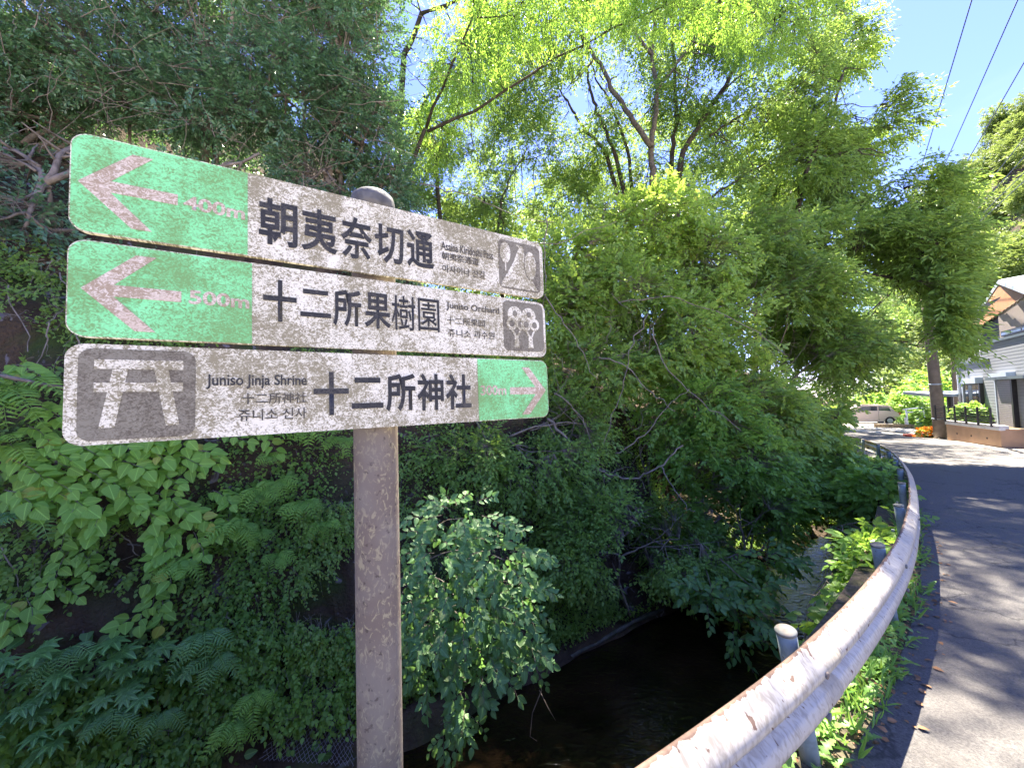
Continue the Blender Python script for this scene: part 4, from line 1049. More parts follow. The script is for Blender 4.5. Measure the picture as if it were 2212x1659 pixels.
make_tree('tall_tree', 'tall tree whose high boughs arch above the top edge and dapple the road', 'tree', foot_of(820, 9.8),
          [(np.array(c_), np.array([1.9, 1.7, .9])) for c_ in ((.8, 6.8, 10.2), (2.4, 7.4, 10.8), (4.4, 7.6, 11.), (6.0, 8.6, 11.6), (7.4, 9.6, 12.2), (8.8, 10.6, 12.8), (4.6, 9.6, 12.4), (-.8, 7.4, 9.6))],
          'mid', 5200, .10, .12, limbs=[(wiggle(foot_of(820, 9.8), [-2.0, 9.0, 8.4], 10, .10), .075, .045), (wiggle([-2.0, 9.0, 8.4], [4., 8.6, 11.], 10, .12), .038, .02), (wiggle([4., 8.6, 11.], [8.8, 10.6, 12.6], 8, .08), .03, .012), (wiggle([-2.0, 9.0, 8.4], [-.6, 7.6, 9.8], 6, .08), .04, .02)],
          gap=-.05, barkm='darkbark', tpl=T_long, droop=.35, wild=.6)

def LB(pts, Z, r0, r1):
    p = np.array([at(x, y, Z + (i * .05)) for i, (x, y) in enumerate(pts)])
    t = np.linspace(0, len(p) - 1, len(p) * 4); q = np.stack([np.interp(t, np.arange(len(p)), p[:, k]) for k in range(3)], -1)
    q[1:-1] += rng.normal(0, .008 * Z * .25, q[1:-1].shape); return (q, r0 * .8, r1 * .7)
Zb_ = 12.
root_big = at(1412, 700, Zb_)
big_limbs = [LB([(1412, 640), (1411, 500), (1409, 380), (1407, 317)], Zb_, .15, .13),
             LB([(1407, 317), (1364, 257), (1327, 197), (1303, 150), (1260, 83), (1236, 33), (1203, 0), (1180, -60)], Zb_, .115, .045),
             LB([(1407, 317), (1417, 253), (1419, 197), (1406, 117), (1416, 50), (1411, 0), (1405, -60)], Zb_, .115, .055),
             LB([(1419, 197), (1467, 130), (1507, 77), (1541, 37), (1567, 0), (1600, -50)], Zb_, .065, .03),
             LB([(1406, 117), (1371, 70), (1344, 33), (1327, 7), (1300, -50)], Zb_, .065, .03)]
make_tree('fan_branched_tree', 'tall thin-leaved tree with a forked grey-brown trunk in the centre of the photo', 'tree', at(1412, 660, Zb_),
          B_([(1110, 40, 12, 110, 80, 1.5), (1230, 110, 12, 110, 100, 1.6), (1310, 20, 12.5, 120, 70, 1.5), (1420, 60, 13, 120, 90, 1.8), (1340, 240, 13, 100, 80, 1.4), (1540, 30, 12.5, 110, 80, 1.6), (1500, 190, 12.8, 100, 80, 1.5), (1400, -90, 12, 300, 80, 1.6)]),
          'lime', 3800, .11, .15, limbs=big_limbs, gap=.1, gs=1.6, tpl=T_far(), nleaf=9, slen=.5, droop=.25, wild=.8, subs=9, limb_r=.05)
stem2 = [LB([(1440, 560), (1451, 333), (1461, 267), (1461, 213), (1452, 83), (1456, 0), (1450, -50)], 13, .11, .05),
         LB([(1461, 267), (1480, 200), (1500, 130), (1530, 60), (1545, -10)], 13, .05, .02)]
make_tree('fan_branched_tree', 'straight dark stem rising just right of the forked central trunk', 'tree', at(1440, 600, 13),
          B_([(1470, 60, 13.5, 90, 80, 1.2), (1480, 260, 13.5, 80, 70, 1.1), (1400, 380, 13.5, 80, 60, 1.)]), 'lime', 1500, .11, .11, limbs=stem2, gap=.0, tpl=T_far(), droop=.25, wild=.8, barkm='darkbark', slen=.5)
stem3 = [LB([(1455, 520), (1471, 333), (1514, 263), (1561, 193), (1611, 110), (1654, 27), (1690, -40)], 12.5, .14, .05),
         LB([(1540, 225), (1575, 185), (1620, 150), (1660, 130)], 12.5, .05, .02), LB([(1534, 293), (1581, 260), (1627, 233), (1680, 215)], 12.6, .05, .02)]
make_tree('leaning_tree', 'tree with one long dark limb leaning right towards the sky gap', 'tree', at(1455, 560, 12.5),
          B_([(1620, 60, 12.5, 110, 80, 1.5), (1680, 180, 12.5, 120, 100, 1.5), (1600, 290, 12.5, 110, 80, 1.4), (1740, 50, 13, 90, 90, 1.4), (1560, 390, 12.5, 90, 60, 1.2), (1700, -60, 12.5, 160, 60, 1.3)]), 'lime', 3200, .11, .13,
          limbs=stem3, gap=-.1, gs=1.6, tpl=T_far(), droop=.25, wild=.8, barkm='darkbark', slen=.5)
stem4 = [LB([(1350, 480), (1306, 320), (1263, 280), (1236, 240), (1213, 200), (1190, 150)], 13.5, .10, .03), LB([(1360, 470), (1326, 323), (1293, 253), (1277, 200), (1266, 150), (1243, 100), (1206, 43)], 13.2, .10, .03),
         LB([(1375, 480), (1356, 323), (1336, 267), (1310, 207), (1290, 173), (1275, 130)], 13.6, .09, .03)]
make_tree('multi_stem_tree', 'group of slanting dark stems left of the forked central trunk', 'tree', at(1360, 560, 13.5),
          B_([(1170, 200, 14, 100, 90, 1.4), (1240, 330, 14, 110, 80, 1.4), (1120, 320, 14.5, 100, 80, 1.4), (1320, 400, 14, 90, 60, 1.2), (1200, 440, 14, 110, 60, 1.2)]), 'lime', 3200, .11, .1,
          limbs=stem4, gap=-.12, gs=1.5, tpl=T_far(), droop=.25, wild=.8, barkm='darkbark', slen=.5)
stem5 = [LB([(960, 560), (943, 400), (943, 317), (926, 260), (915, 200)], 12, .10, .03), LB([(1020, 600), (1076, 500), (1086, 427), (1103, 383), (1140, 320)], 12.5, .08, .02), LB([(943, 330), (975, 280), (1010, 230), (1040, 200)], 12, .04, .015)]
make_tree('sapling', 'slim dark-stemmed tree with bright yellow-green leaves behind the post cap', 'tree', at(980, 640, 12),
          B_([(960, 260, 13, 80, 80, 1.2), (1040, 210, 14, 90, 70, 1.3), (910, 360, 12.5, 70, 80, 1.1), (1010, 400, 13, 100, 70, 1.2), (900, 480, 12, 60, 50, .9), (1040, 500, 13, 90, 50, 1.)]), 'lime', 3600, .10, .1,
          limbs=stem5, gap=-.2, gs=1.5, tpl=T_lo(.2), droop=.3, wild=.7, barkm='darkbark')
# lighter wood behind
for k, (lab, bl, nn_) in enumerate((
        ('pale sunlit tree in the gap behind the slim dark stems', [(1090, 430, 19, 120, 80, 2), (1160, 560, 17, 120, 60, 1.6), (1000, 560, 17, 90, 60, 1.5)], 1500),
        ('pale sunlit tree far behind the forked central trunk', [(1330, 420, 21, 150, 70, 2), (1500, 470, 20, 130, 60, 2), (1420, 330, 23, 120, 80, 2)], 1500),
        ('pale sunlit tree seen through the limbs at the right of the centre', [(1620, 430, 19, 130, 80, 2), (1700, 330, 21, 110, 90, 2)], 1200))):
    make_tree('background_tree', lab, 'tree', foot_of(bl[0][0], bl[0][2]), B_(bl), 'lime', nn_, .16, .14, .5, gap=-.3, gs=1.2, droop=.2, wild=.8, slen=.6, barkm='darkbark', group='pale trees behind')

# the wood beyond, one far mass of foliage behind everything
bw = B_([(860 + 95 * k, 640 + 25 * math.sin(k * 2.1), 24 + 3 * (k % 3), 90, 100, 2.5) for k in range(12)] + [(900 + 110 * k, 480 + 30 * math.sin(k * 1.7), 27, 90, 60, 2.5) for k in range(9)])
P, O, Bk = sample_blobs(bw, 9000, -.6, .7, .8); A, tw_ = sprays(P, O, .26, 7, .8, .2, .8, T_lo(.3), .01, None, .3)
stuff(link_mesh('woods', A[0], A[1], M['lime'], None, A[2], A[3]), 'sunlit far wood closing the gaps between the near trees', 'wood')

# the big drooping tree on the right
rt_l = [LB([(1640, 900), (1660, 760), (1700, 640), (1760, 560), (1850, 500), (1930, 440)], 12.6, .20, .06), LB([(1700, 640), (1720, 520), (1730, 400), (1790, 260), (1830, 140), (1850, 60)], 13, .13, .03),
        LB([(1507, 443), (1567, 407), (1627, 367), (1687, 340), (1760, 300)], 12.6, .06, .02), LB([(1760, 560), (1860, 590), (1960, 610), (2060, 650)], 12, .09, .02), LB([(1660, 760), (1760, 720), (1880, 730), (2000, 750)], 11.6, .08, .02)]
make_tree('drooping_tree', 'large full tree whose long-leaved boughs droop over the road at the right', 'tree', at(1640, 930, 12.6),
          B_([(1835, 90, 14, 50, 70, 1.2), (1800, 220, 13.5, 100, 80, 1.6), (1890, 290, 13, 70, 60, 1.2), (1740, 370, 13, 120, 100, 1.6), (1880, 420, 12.6, 110, 90, 1.5), (1970, 430, 12.2, 60, 60, 1.), (1790, 550, 12, 130, 90, 1.5),
              (1940, 560, 11.6, 110, 70, 1.2), (2005, 620, 11.3, 70, 50, .9), (1880, 680, 11.2, 120, 70, 1.2), (1985, 715, 11, 90, 42, .8), (1770, 690, 11, 110, 90, 1.3), (1850, 800, 11, 70, 45, .8), (2010, 560, 11.4, 55, 60, .7), (1960, 660, 10.8, 80, 60, .8), (2040, 745, 10.6, 60, 32, .5)]),
          'right', 9500, .175, .22, limbs=rt_l, gap=-.35, gs=1.1, tpl=T_long, nleaf=11, slen=.62, droop=.35, wild=.55, barkm='darkbark', subs=5, limb_r=.05, twr=.004)

# thicket of bushes on the far bank
F = [('pale green bush arching over the bank behind the right ends of the boards', [(1250, 560, 8.6, 110, 70, 1), (1210, 680, 8, 70, 80, .8), (1330, 640, 8.6, 110, 70, 1.)], 'thick', 1900),
     ('round bright bush below the forked trunk', [(1400, 490, 9.2, 140, 80, 1.2), (1500, 570, 9, 110, 70, 1.1)], 'thick', 1700),
     ('wide sunlit bush with pale drooping leaves under the big drooping tree', [(1600, 540, 9.8, 120, 90, 1.2), (1700, 650, 9.6, 130, 90, 1.2), (1780, 760, 9.8, 110, 80, 1.)], 'right', 2200),
     ('shaded bush closing the gap just behind the right ends of the boards', [(1190, 800, 8.6, 80, 90, .9), (1290, 720, 9.4, 80, 80, .9), (1120, 880, 8.4, 80, 60, .8), (1260, 640, 10, 90, 70, .9)], 'thick', 1500),
     ('tangled vine-hung bush in the middle of the thicket', [(1400, 740, 8.3, 130, 90, 1.), (1530, 720, 8.8, 130, 100, 1.1), (1300, 800, 7.9, 90, 80, .8)], 'thick', 2300),
     ('leafy bush low in the thicket above the sunny water', [(1620, 880, 8.8, 130, 100, 1.), (1740, 900, 9.4, 110, 90, 1.), (1780, 990, 9.2, 70, 60, .8)], 'thick', 2300),
     ('bush with pale heart-shaped leaves over the dark hollow', [(1500, 890, 8, 110, 70, .8), (1560, 990, 7.7, 120, 70, .7)], 'mid', 1400),
     ('small-leaved bush right of the post under the boards', [(1000, 980, 6.4, 110, 50, .6), (1150, 1000, 6.7, 110, 70, .7), (1240, 920, 7.2, 80, 70, .7)], 'creep', 1700),
     ('yellow-flecked evergreen bush overhanging the dark water', [(1330, 1130, 6.7, 120, 80, .7), (1450, 1170, 6.8, 120, 80, .7), (1250, 1200, 6.4, 80, 70, .6)], 'creep', 2300),
     ('dark bush drooping to the edge of the bright water', [(1600, 1110, 7.6, 110, 70, .7), (1690, 1060, 8.2, 90, 60, .7), (1560, 1210, 7., 90, 60, .5), (1640, 1190, 7.0, 60, 40, .4)], 'mid', 1900)]
for lab, bl, mt, nn_ in F:
    lf = .075 if mt == 'creep' else .105
    if mt == 'right': lf = .13
    make_tree('bush', lab, 'bush', foot_of(bl[0][0], bl[0][2] + .2), B_(bl), mt, int(nn_ * 1.2), lf, .045, .4, gap=-.6, gs=1.8, nleaf=9, slen=.34, droop=.22, wild=.8, tpl=T_lo(.30) if mt != 'right' else T_mid(.2),
              barkm='twig', stems=3, conn=.6, group='bushes on the far bank', subs=7, maxc=.7, limb_r=.022)

# bare tangled branches in front of the thicket
mb = MB()
bare = [[(1180, 905), (1230, 950), (1270, 1000), (1310, 1025), (1380, 1035), (1430, 1005), (1475, 960)], [(1310, 1025), (1290, 1060), (1360, 1090), (1400, 1120)], [(1430, 1005), (1450, 1050), (1480, 1095), (1500, 1105)],
        [(1180, 470), (1175, 560), (1180, 640), (1150, 720), (1130, 770)], [(1180, 640), (1220, 700), (1260, 760), (1290, 830)], [(1410, 710), (1440, 800), (1520, 870), (1600, 930)], [(1340, 650), (1440, 640), (1540, 670), (1640, 720), (1700, 770)],
        [(1400, 680), (1360, 760), (1340, 860), (1300, 960)], [(1200, 850), (1250, 890), (1280, 960), (1300, 1010)], [(1290, 770), (1350, 790), (1410, 850), (1460, 890)], [(1330, 985), (1390, 940), (1440, 880), (1490, 840)],
        [(880, 390), (960, 410), (1040, 430), (1120, 470), (1200, 480)], [(1050, 590), (1130, 540), (1220, 520), (1330, 480)], [(860, 440), (930, 500), (1000, 560)]]
for k, pl_ in enumerate(bare):
    Z = 7.0 if max(q[1] for q in pl_) > 800 else 7.6
    p = np.array([at(x, y, Z - .1 * i + rng.normal(0, .05)) for i, (x, y) in enumerate(pl_)]); t = np.linspace(0, len(p) - 1, len(p) * 4)
    q = np.stack([np.interp(t, np.arange(len(p)), p[:, j]) for j in range(3)], -1) + rng.normal(0, .02, (len(t), 3)); r0 = .030 if k == 0 else .014
    mb.tube(q, np.linspace(r0, r0 * .4, len(q)), 5)
for k in range(230):
    px, py = rng.uniform(1190, 1760), rng.uniform(600, 1180); Z = 6.6 + (px - 1200) / 560 * 2.4 + (1180 - py) * .0018 + rng.normal(0, .3)
    a = at(px, py, Z); ln = rng.uniform(.3, 1.1); b = a + unit(rng.normal(size=3) * [1, .5, 1.]) * ln
    p = wiggle(a, b, 8, .35, rng.uniform(-.05, .15)); mb.tube(p, np.linspace(.007, .0025, 8), 4, False)
for k in range(160):
    px, py = rng.uniform(0, 880), rng.uniform(0, 480); Z = 5.4 + px / 880 * 1.6 + rng.normal(0, .3); a = at(px, py, Z); ln = rng.uniform(.4, 1.5)
    b = a + unit(np.array([rng.normal(.6, .7), rng.normal(0, .4), rng.normal(.2, .7)])) * ln
    mb.tube(wiggle(a, b, 8, .22, .03), np.linspace(.0075, .0025, 8), 4, False)
stuff(mb.build('undergrowth', M['twig'], None, True), 'tangle of bare brown twigs woven through the bushes', 'twigs')
# slim stems at the upper left
for k, (x0, x1, r_) in enumerate(((8, 45, .045), (65, 60, .028), (108, 120, .030), (275, 300, .03), (470, 480, .028), (652, 640, .04), (700, 720, .045), (735, 725, .05))):
    Z = 6.6 + .1 * k; f = at(x0, 520 if k < 6 else 560, Z); tp_ = at(x1 + rng.normal(0, 10), -60, Z + .4)
    mb = MB(); mb.tube(wiggle(f, tp_, 12, .05), np.linspace(r_, r_ * .55, 12), 7)
    for j in range(4):
        q = f + (tp_ - f) * rng.uniform(.3, .9); mb.tube(wiggle(q, q + [rng.normal(0, .5), rng.normal(0, .3), rng.uniform(.3, .8)], 6, .2), np.linspace(r_ * .35, .004, 6), 4)
    rt = thing('thin_tree', ('pale leaning stem at the far left edge', 'slim straight stem near the left edge', 'slim stem above the tip of the top arrow', 'slim stem over the green end of the top board', 'slim grey stem above the character end of the green panel', 'brown stem left of the post cap', 'thicker brown stem just left of the post cap', 'dark trunk half hidden directly behind the post cap')[k], 'tree', f, 'slim stems under the evergreens')
    mb.build('trunk', M['twig' if k < 6 else 'bark'], rt, True)
print('trees done')

# ================================================================== PLANTS ON THE CLIFF
def bank_scatter(n_, a0, a1, d0, d1, leaf, mat, name, label, thr=0., sc_=1.4, tpl=None, out=(.02, .14), cat='creeper', hang=.5):
    n = int(n_ * 1.0); a = rng.uniform(a0, a1, n); d = rng.uniform(d0, d1, n); P = bank_pt(a, d)
    keep = nfield(P, sc_) + .5 * nfield(P, 4.5) > thr; P, a, d = P[keep], a[keep], d[keep]; N = len(P)
    e_ = .02; n_ = unit(np.cross(bank_pt(a + e_, d) - P, bank_pt(a, d + e_) - P)); n_ *= np.sign(-(n_[:, :2] @ TN) + .3 * n_[:, 2] + 1e-6)[:, None]
    P = P + n_ * rng.uniform(*out, N)[:, None]
    ax = unit(rng.normal(0, .7, (N, 3)) + np.array([0, 0, -hang]) + n_ * .35); nr = unit(n_ * .8 + np.array([0, 0, .7]) + rng.normal(0, .4, (N, 3)))
    V, T_, r, uv = place(tpl or T_lo(.36), P, ax, nr, leaf * (.5 + rng.random(N)))
    return stuff(link_mesh(name, V, T_, M[mat], None, r, uv), label, cat)
bank_scatter(70000, -3.4, 5.5, .0, 2.3, .046, 'creep', 'ivy', 'small-leaved creeper covering the cliff behind the post', -.5, 1.6, out=(.02, .22))
bank_scatter(40000, 5, 14, .0, 3.0, .055, 'creep', 'ivy', 'creeper covering the far bank under the thicket', -.6, 1.1)
bank_scatter(36000, -9, -2.4, .0, .95, .048, 'dark', 'ground_cover', 'low dark leaves covering the foot of the cliff at the left', -.5, 1.6)
bank_scatter(40000, -9, -1.5, .6, 2.4, .040, 'creep', 'moss_plants', 'sparse tiny plants on the shaded rock at the left', -.3, 1.8)
bank_scatter(26000, -14, 8, 1.9, 7, .075, 'ever', 'undergrowth', 'dark undergrowth on the slope behind the sign', -.5, 1.)

def bank_clumps(n_, px0, px1, py0, py1, leaf, mat, name, label, off=(.05, .3), slen=.22, nl=8, tpl=None, droop=.5, cat='plants'):
    P = np.array([hit(rng.uniform(px0, px1), rng.uniform(py0, py1), rng.uniform(*off)) for _ in range(n_)])
    P = P[nfield(P, 1.9) > -.5]
    O = unit(np.tile(np.array([-TN[0], -TN[1], .0]), (len(P), 1)) + rng.normal(0, .45, (len(P), 3)))
    A, (tv, tq) = sprays(P, O, leaf, nl, slen, droop, .8, tpl or T_mid(.36), .0022, None, .5, 1., .5)
    rt = thing(name, label, cat, P.mean(0)); o = link_mesh('foliage', A[0], A[1], M[mat], rt, A[2], A[3]); o['kind'] = 'stuff'
    o = link_mesh('stems', tv, None, M['twig'], rt, quads=tq); o['kind'] = 'stuff'
bank_clumps(900, 640, 770, 1080, 1420, .040, 'thick', 'creeper_mat', 'fresh small-leaved creeper hanging thickly at the left side of the post', (.05, .25))
bank_clumps(650, 480, 700, 930, 1330, .048, 'mid', 'creeper_mat', 'mixed small leaves around the hanging ferns', (.02, .18))
bank_clumps(750, 420, 760, 1330, 1560, .052, 'mid', 'creeper_mat', 'mixed green plants low on the cliff left of the wire net', (.03, .22))
bank_clumps(420, 0, 480, 900, 1350, .055, 'creep', 'creeper_mat', 'scattered small plants on the rock behind the bright shrub', (.02, .15))
bank_clumps(450, 0, 420, 1420, 1660, .065, 'mid', 'creeper_mat', 'rounded green leaves among the hand-leaved plants', (.04, .22))
bank_clumps(900, 860, 1250, 930, 1350, .045, 'creep', 'creeper_mat', 'small-leaved creeper curtain to the right of the post', (.05, .35))
bank_clumps(300, -20, 140, 520, 820, .05, 'creep', 'creeper_mat', 'thin hanging creeper over the bare earth at the left edge', (.03, .2))
PT_ = [T_near(.42), T_near(.38, .008, 8, -.22), T_near(.45, .014, 8, -.08)]
PB_ = [T_near(.33, .016, 8, -.18, 1.2), T_near(.30, .014, 8, -.26, 1.2), T_near(.36, .016, 8, -.1, 1.2)]
def leafy_branches(root, key, tpls, mat, sprs, leaf, nleaf=8, droop=.35, face=(.35, -.75, .75), spread=.85, limit=300, twr=.004, spacing=None, wob=.25):
    """branches given as (start, end) points; leaves set alternately along them"""
    pos, ax, nr, sz = [], [], [], []; mb = MB()
    for a, b in sprs:
        a, b = np.asarray(a), np.asarray(b); L_ = np.linalg.norm(b - a); k = nleaf if spacing is None else max(3, int(L_ / spacing))
        p = wiggle(a, b, 7, .12, -droop * .25); mb.tube(p, np.linspace(twr, twr * .4, 7), 4, False)
        f_ = unit(np.array(face) + rng.normal(0, .12, 3))
        for j in range(k):
            t = (j + .8) / k; i = min(5, int(t * 6)); q = p[i] + (p[i + 1] - p[i]) * (t * 6 - i); D = unit(p[i + 1] - p[i]); S = unit(np.cross(f_, D))
            an = (spread if j < k - 1 else 0.) * (1 if j % 2 else -1) + rng.normal(0, wob)
            v = unit(D * math.cos(an) + S * math.sin(an) + np.array([0, 0, -droop * .35]))
            pos.append(q + v * .012); ax.append(v); nr.append(unit(f_ + rng.normal(0, .30, 3))); sz.append(leaf * rng.uniform(.7, 1.2))
    mb.build('stem', M['twig'], root, True)['kind'] = 'stuff'
    leaf_parts(root, key, tpls, M[mat], np.array(pos), np.array(ax), np.array(nr), np.array(sz), limit)

# bright broad-leaved shrub hanging on the cliff at the left
def Hs(x0, y0, x1, y1, o0=.28, o1=.40): return (hit(x0, y0, o0), hit(x1, y1, o1))
sh = [Hs(*q) for q in ((20, 1010, 90, 1050), (70, 985, 150, 1010), (60, 1040, 150, 1075), (130, 975, 210, 1000), (150, 1020, 230, 1060), (100, 1080, 180, 1110), (20, 1075, 70, 1110), (200, 960, 280, 985),
                       (190, 1060, 150, 1120), (240, 1010, 310, 1030), (230, 1050, 290, 1100), (290, 975, 350, 1010), (300, 1030, 380, 1060), (330, 940, 400, 965), (350, 1000, 430, 1020), (280, 940, 330, 975),
                       (400, 985, 470, 1000), (270, 1070, 330, 1130), (330, 1080, 400, 1120), (230, 1110, 200, 1150))]
t = thing('broadleaf_shrub', 'bright yellow-green shrub with oval leaves spilling under the bottom board', 'shrub', hit(200, 990, .1), 'broad-leaved shrubs on the cliff')
leafy_branches(t, 'yg', PT_, 'yg', sh + [(a + [0.05, -.05, .09], b + [.08, -.05, .07]) for a, b in sh], .138, 9, .3)
sh = [Hs(*q) for q in ((380, 1090, 450, 1130), (400, 1130, 350, 1180), (440, 1110, 470, 1150), (420, 1150, 440, 1200), (390, 1170, 330, 1210), (350, 1130, 330, 1170), (460, 1060, 500, 1090), (450, 1180, 400, 1225), (350, 1200, 370, 1260), (490, 1120, 520, 1150))]
t = thing('broadleaf_shrub', 'yellowing oval-leaved spray left of the hanging ferns', 'shrub', hit(420, 1130, .1), 'broad-leaved shrubs on the cliff')
leafy_branches(t, 'yg', PT_, 'yg', sh, .125, 10, .3)
for lab, sh in (('oval-leaved trailing stem near the left edge with leaves down to the pale rock', [(200, 1085, 150, 1130), (150, 1120, 130, 1190), (190, 1140, 170, 1200), (150, 1190, 120, 1250), (180, 1200, 200, 1240), (120, 1240, 90, 1290), (130, 1260, 170, 1290)]),
                ('oval-leaved trailing stem hanging straight down mid left', [(350, 1150, 330, 1210), (340, 1200, 320, 1260), (340, 1250, 330, 1310), (320, 1300, 300, 1350), (350, 1290, 350, 1350), (290, 1330, 250, 1360)]),
                ('small oval-leaved sprig at the left edge below the pale rock', [(30, 1300, 10, 1340), (50, 1330, 20, 1370), (60, 1290, 70, 1330)])):
    t = thing('trailing_plant', lab, 'plant', hit(sh[0][0], sh[0][1], .05), 'trailing stems on the cliff'); leafy_branches(t, 'yg', PT_, 'yg', [Hs(*q, .15, .22) for q in sh], .12, 7, .35, spacing=.04)
sh = [Hs(*q) for q in ((380, 890, 440, 915), (440, 870, 520, 900), (470, 930, 540, 960), (530, 880, 600, 900), (560, 930, 600, 980), (300, 900, 350, 930), (610, 880, 650, 930))]
t = thing('broadleaf_shrub', 'oval-leaved shrub right under the middle of the bottom board', 'shrub', hit(480, 910, .1), 'broad-leaved shrubs on the cliff')
leafy_branches(t, 'yg', PT_, 'yg', sh, .12, 9, .3)
sh = [Hs(*q) for q in ((70, 880, 130, 900), (120, 900, 180, 930), (60, 920, 110, 960), (150, 860, 195, 890), (-10, 800, 40, 830), (30, 790, 90, 815), (20, 960, 60, 1000))]
t = thing('broadleaf_shrub', 'oval-leaved shrub between the left ferns and the bottom board corner', 'shrub', hit(110, 900, .1), 'broad-leaved shrubs on the cliff')
leafy_branches(t, 'yg', PT_, 'yg', sh, .12, 9, .3)

# large soft bush beside the post, over the dark water
bb = B_([(1000, 1120, 4.3, 120, 40, .30), (1090, 1210, 4.1, 95, 60, .30), (960, 1220, 4.1, 90, 70, .28), (1010, 1320, 4.0, 130, 70, .30), (1130, 1300, 4.1, 65, 60, .22), (930, 1410, 3.9, 60, 70, .22), (1050, 1430, 3.9, 90, 50, .22), (1010, 1530, 3.8, 35, 60, .12), (960, 1590, 3.8, 28, 36, .10), (1150, 1420, 3.9, 30, 50, .10), (890, 1330, 4.0, 50, 100, .2)])
P, O, Bk = sample_blobs(bb, 290, -9, 1., .9)
t = thing('soft_leaved_bush', 'blue-green pointed-leaved bush hanging over the dark water right of the post', 'bush', hit(960, 1330, .0))
sprs = []
for p, o in zip(P, O):
    o2 = unit(o * np.array([1, .6, .6]) + np.array([.15, -.25, -.35])); sprs.append((p - o2 * .10, p + o2 * .13))
leafy_branches(t, 'blue', PB_, 'blue', sprs, .090, 7, .35, face=(.1, -.8, .65), spread=.8, limit=300, twr=.003)
mb = MB()
for q in ((1000, 1120), (1090, 1210), (1000, 1320), (930, 1410), (1050, 1430), (1010, 1540)):
    e_ = at(*q, 4.); s0 = hit(880, 1250, -.1); mb.tube(wiggle(s0, e_, 10, .08, -.1), np.linspace(.012, .004, 10), 5)
mb.build('branch', M['twig'], t, True)
mb = MB(); p = np.array([at(x, y, 3.9) for x, y in ((1150, 1400), (1160, 1450), (1170, 1490), (1150, 1540), (1145, 1590), (1160, 1600))]); mb.tube(p, np.linspace(.007, .002, 6), 4)
p = np.array([at(x, y, 3.9) for x, y in ((1165, 1490), (1185, 1530), (1200, 1555))]); mb.tube(p, [.004, .003, .0015], 4); tag(mb.build('dead_twig', M['twig'], None, True), 'bare forked twig dangling below the blue-green bush over the water', 'twig')

# leafy fan over the water on the right of the hollow
bb = B_([(1540, 1300, 5.7, 60, 45, .25), (1600, 1340, 5.6, 60, 45, .25), (1640, 1290, 5.9, 35, 50, .25), (1590, 1390, 5.5, 35, 22, .15), (1510, 1270, 5.9, 40, 30, .2), (1660, 1220, 6.3, 35, 35, .3)])
P, O, Bk = sample_blobs(bb, 75, -9, 1., .9)
t = thing('fan_leaved_branch', 'leafy branch fanning low over the dark water left of the rail post', 'bush', at(1540, 1200, 6.4))
leafy_branches(t, 'blue', PB_, 'mid', [(p - unit(o + [0, -.2, -.3]) * .14, p + unit(o + [.2, -.3, -.3]) * .18) for p, o in zip(P, O)], .115, 7, .3, face=(.0, -.5, .9), spread=.75)
mb = MB()
for q in ((1540, 1300), (1600, 1350), (1650, 1290)): mb.tube(wiggle(at(1520, 1180, 6.8), at(*q, 5.7), 8, .1), np.linspace(.014, .004, 8), 5)
mb.build('branch', M['twig'], t, True)

# ---- ferns
def frond_mesh(seed, curl):
    r_ = np.random.default_rng(seed); V = []; F_ = []; n0 = 0; tp = T_mid(.12); U = []
    N = 12; ss = np.linspace(.10, 1, N)
    xs, zs = [], []
    for s_ in np.linspace(0, 1, 12): xs.append(s_ * (1 - .18 * s_ * curl)); zs.append(.28 * math.sin(s_ * 1.9) - curl * .55 * s_ * s_)
    pts = np.column_stack([xs, np.zeros(12), zs])
    for k, s_ in enumerate(ss):
        L_ = .24 * (math.sin(math.pi * min(1, s_ * .82 + .12)) ** .8) * (1 if s_ < .97 else .5)
        i = s_ * 11; c_ = np.array([np.interp(i, np.arange(12), pts[:, j]) for j in range(3)]); T_ = unit(np.array([np.interp(min(11, i + .5), np.arange(12), pts[:, j]) for j in range(3)]) - c_ + 1e-6)
        for sg in (-1, 1):
            ax = unit(np.array([T_[0] * .45, sg, T_[2] * .45 - .15 + r_.normal(0, .05)])); nn_ = unit(np.cross(T_, [0, 1, 0]) * -1 + r_.normal(0, .12, 3))
            if nn_[2] < 0: nn_ = -nn_
            v, t_, _, uv = place(tp, c_[None], ax[None], nn_[None], np.array([L_]), np.array([.95])); V.append(v); F_.append(t_ + n0); n0 += len(v); U.append(uv)
    m_ = MB(); m_.tube(pts, np.linspace(.010, .003, 12), 3, False)
    V.append(np.concatenate(m_.v)); q = np.concatenate(m_.q) + n0; tr_ = np.concatenate([q[:, [0, 1, 2]], q[:, [0, 2, 3]]]); F_.append(tr_); U.append(np.full((len(V[-1]), 2), .5))
    o = link_mesh('frond', np.concatenate(V), np.concatenate(F_), M['fern'], None, np.full(n0 + len(V[-1]), .0), np.concatenate(U)); me = o.data; bpy.data.objects.remove(o); return me
FR = [frond_mesh(s_, c_) for s_, c_ in ((1, .6), (2, .9), (3, 1.2))]
FRD = []
for me in FR:
    m2 = me.copy(); m2.materials.clear(); m2.materials.append(M['dark']); FRD.append(m2)
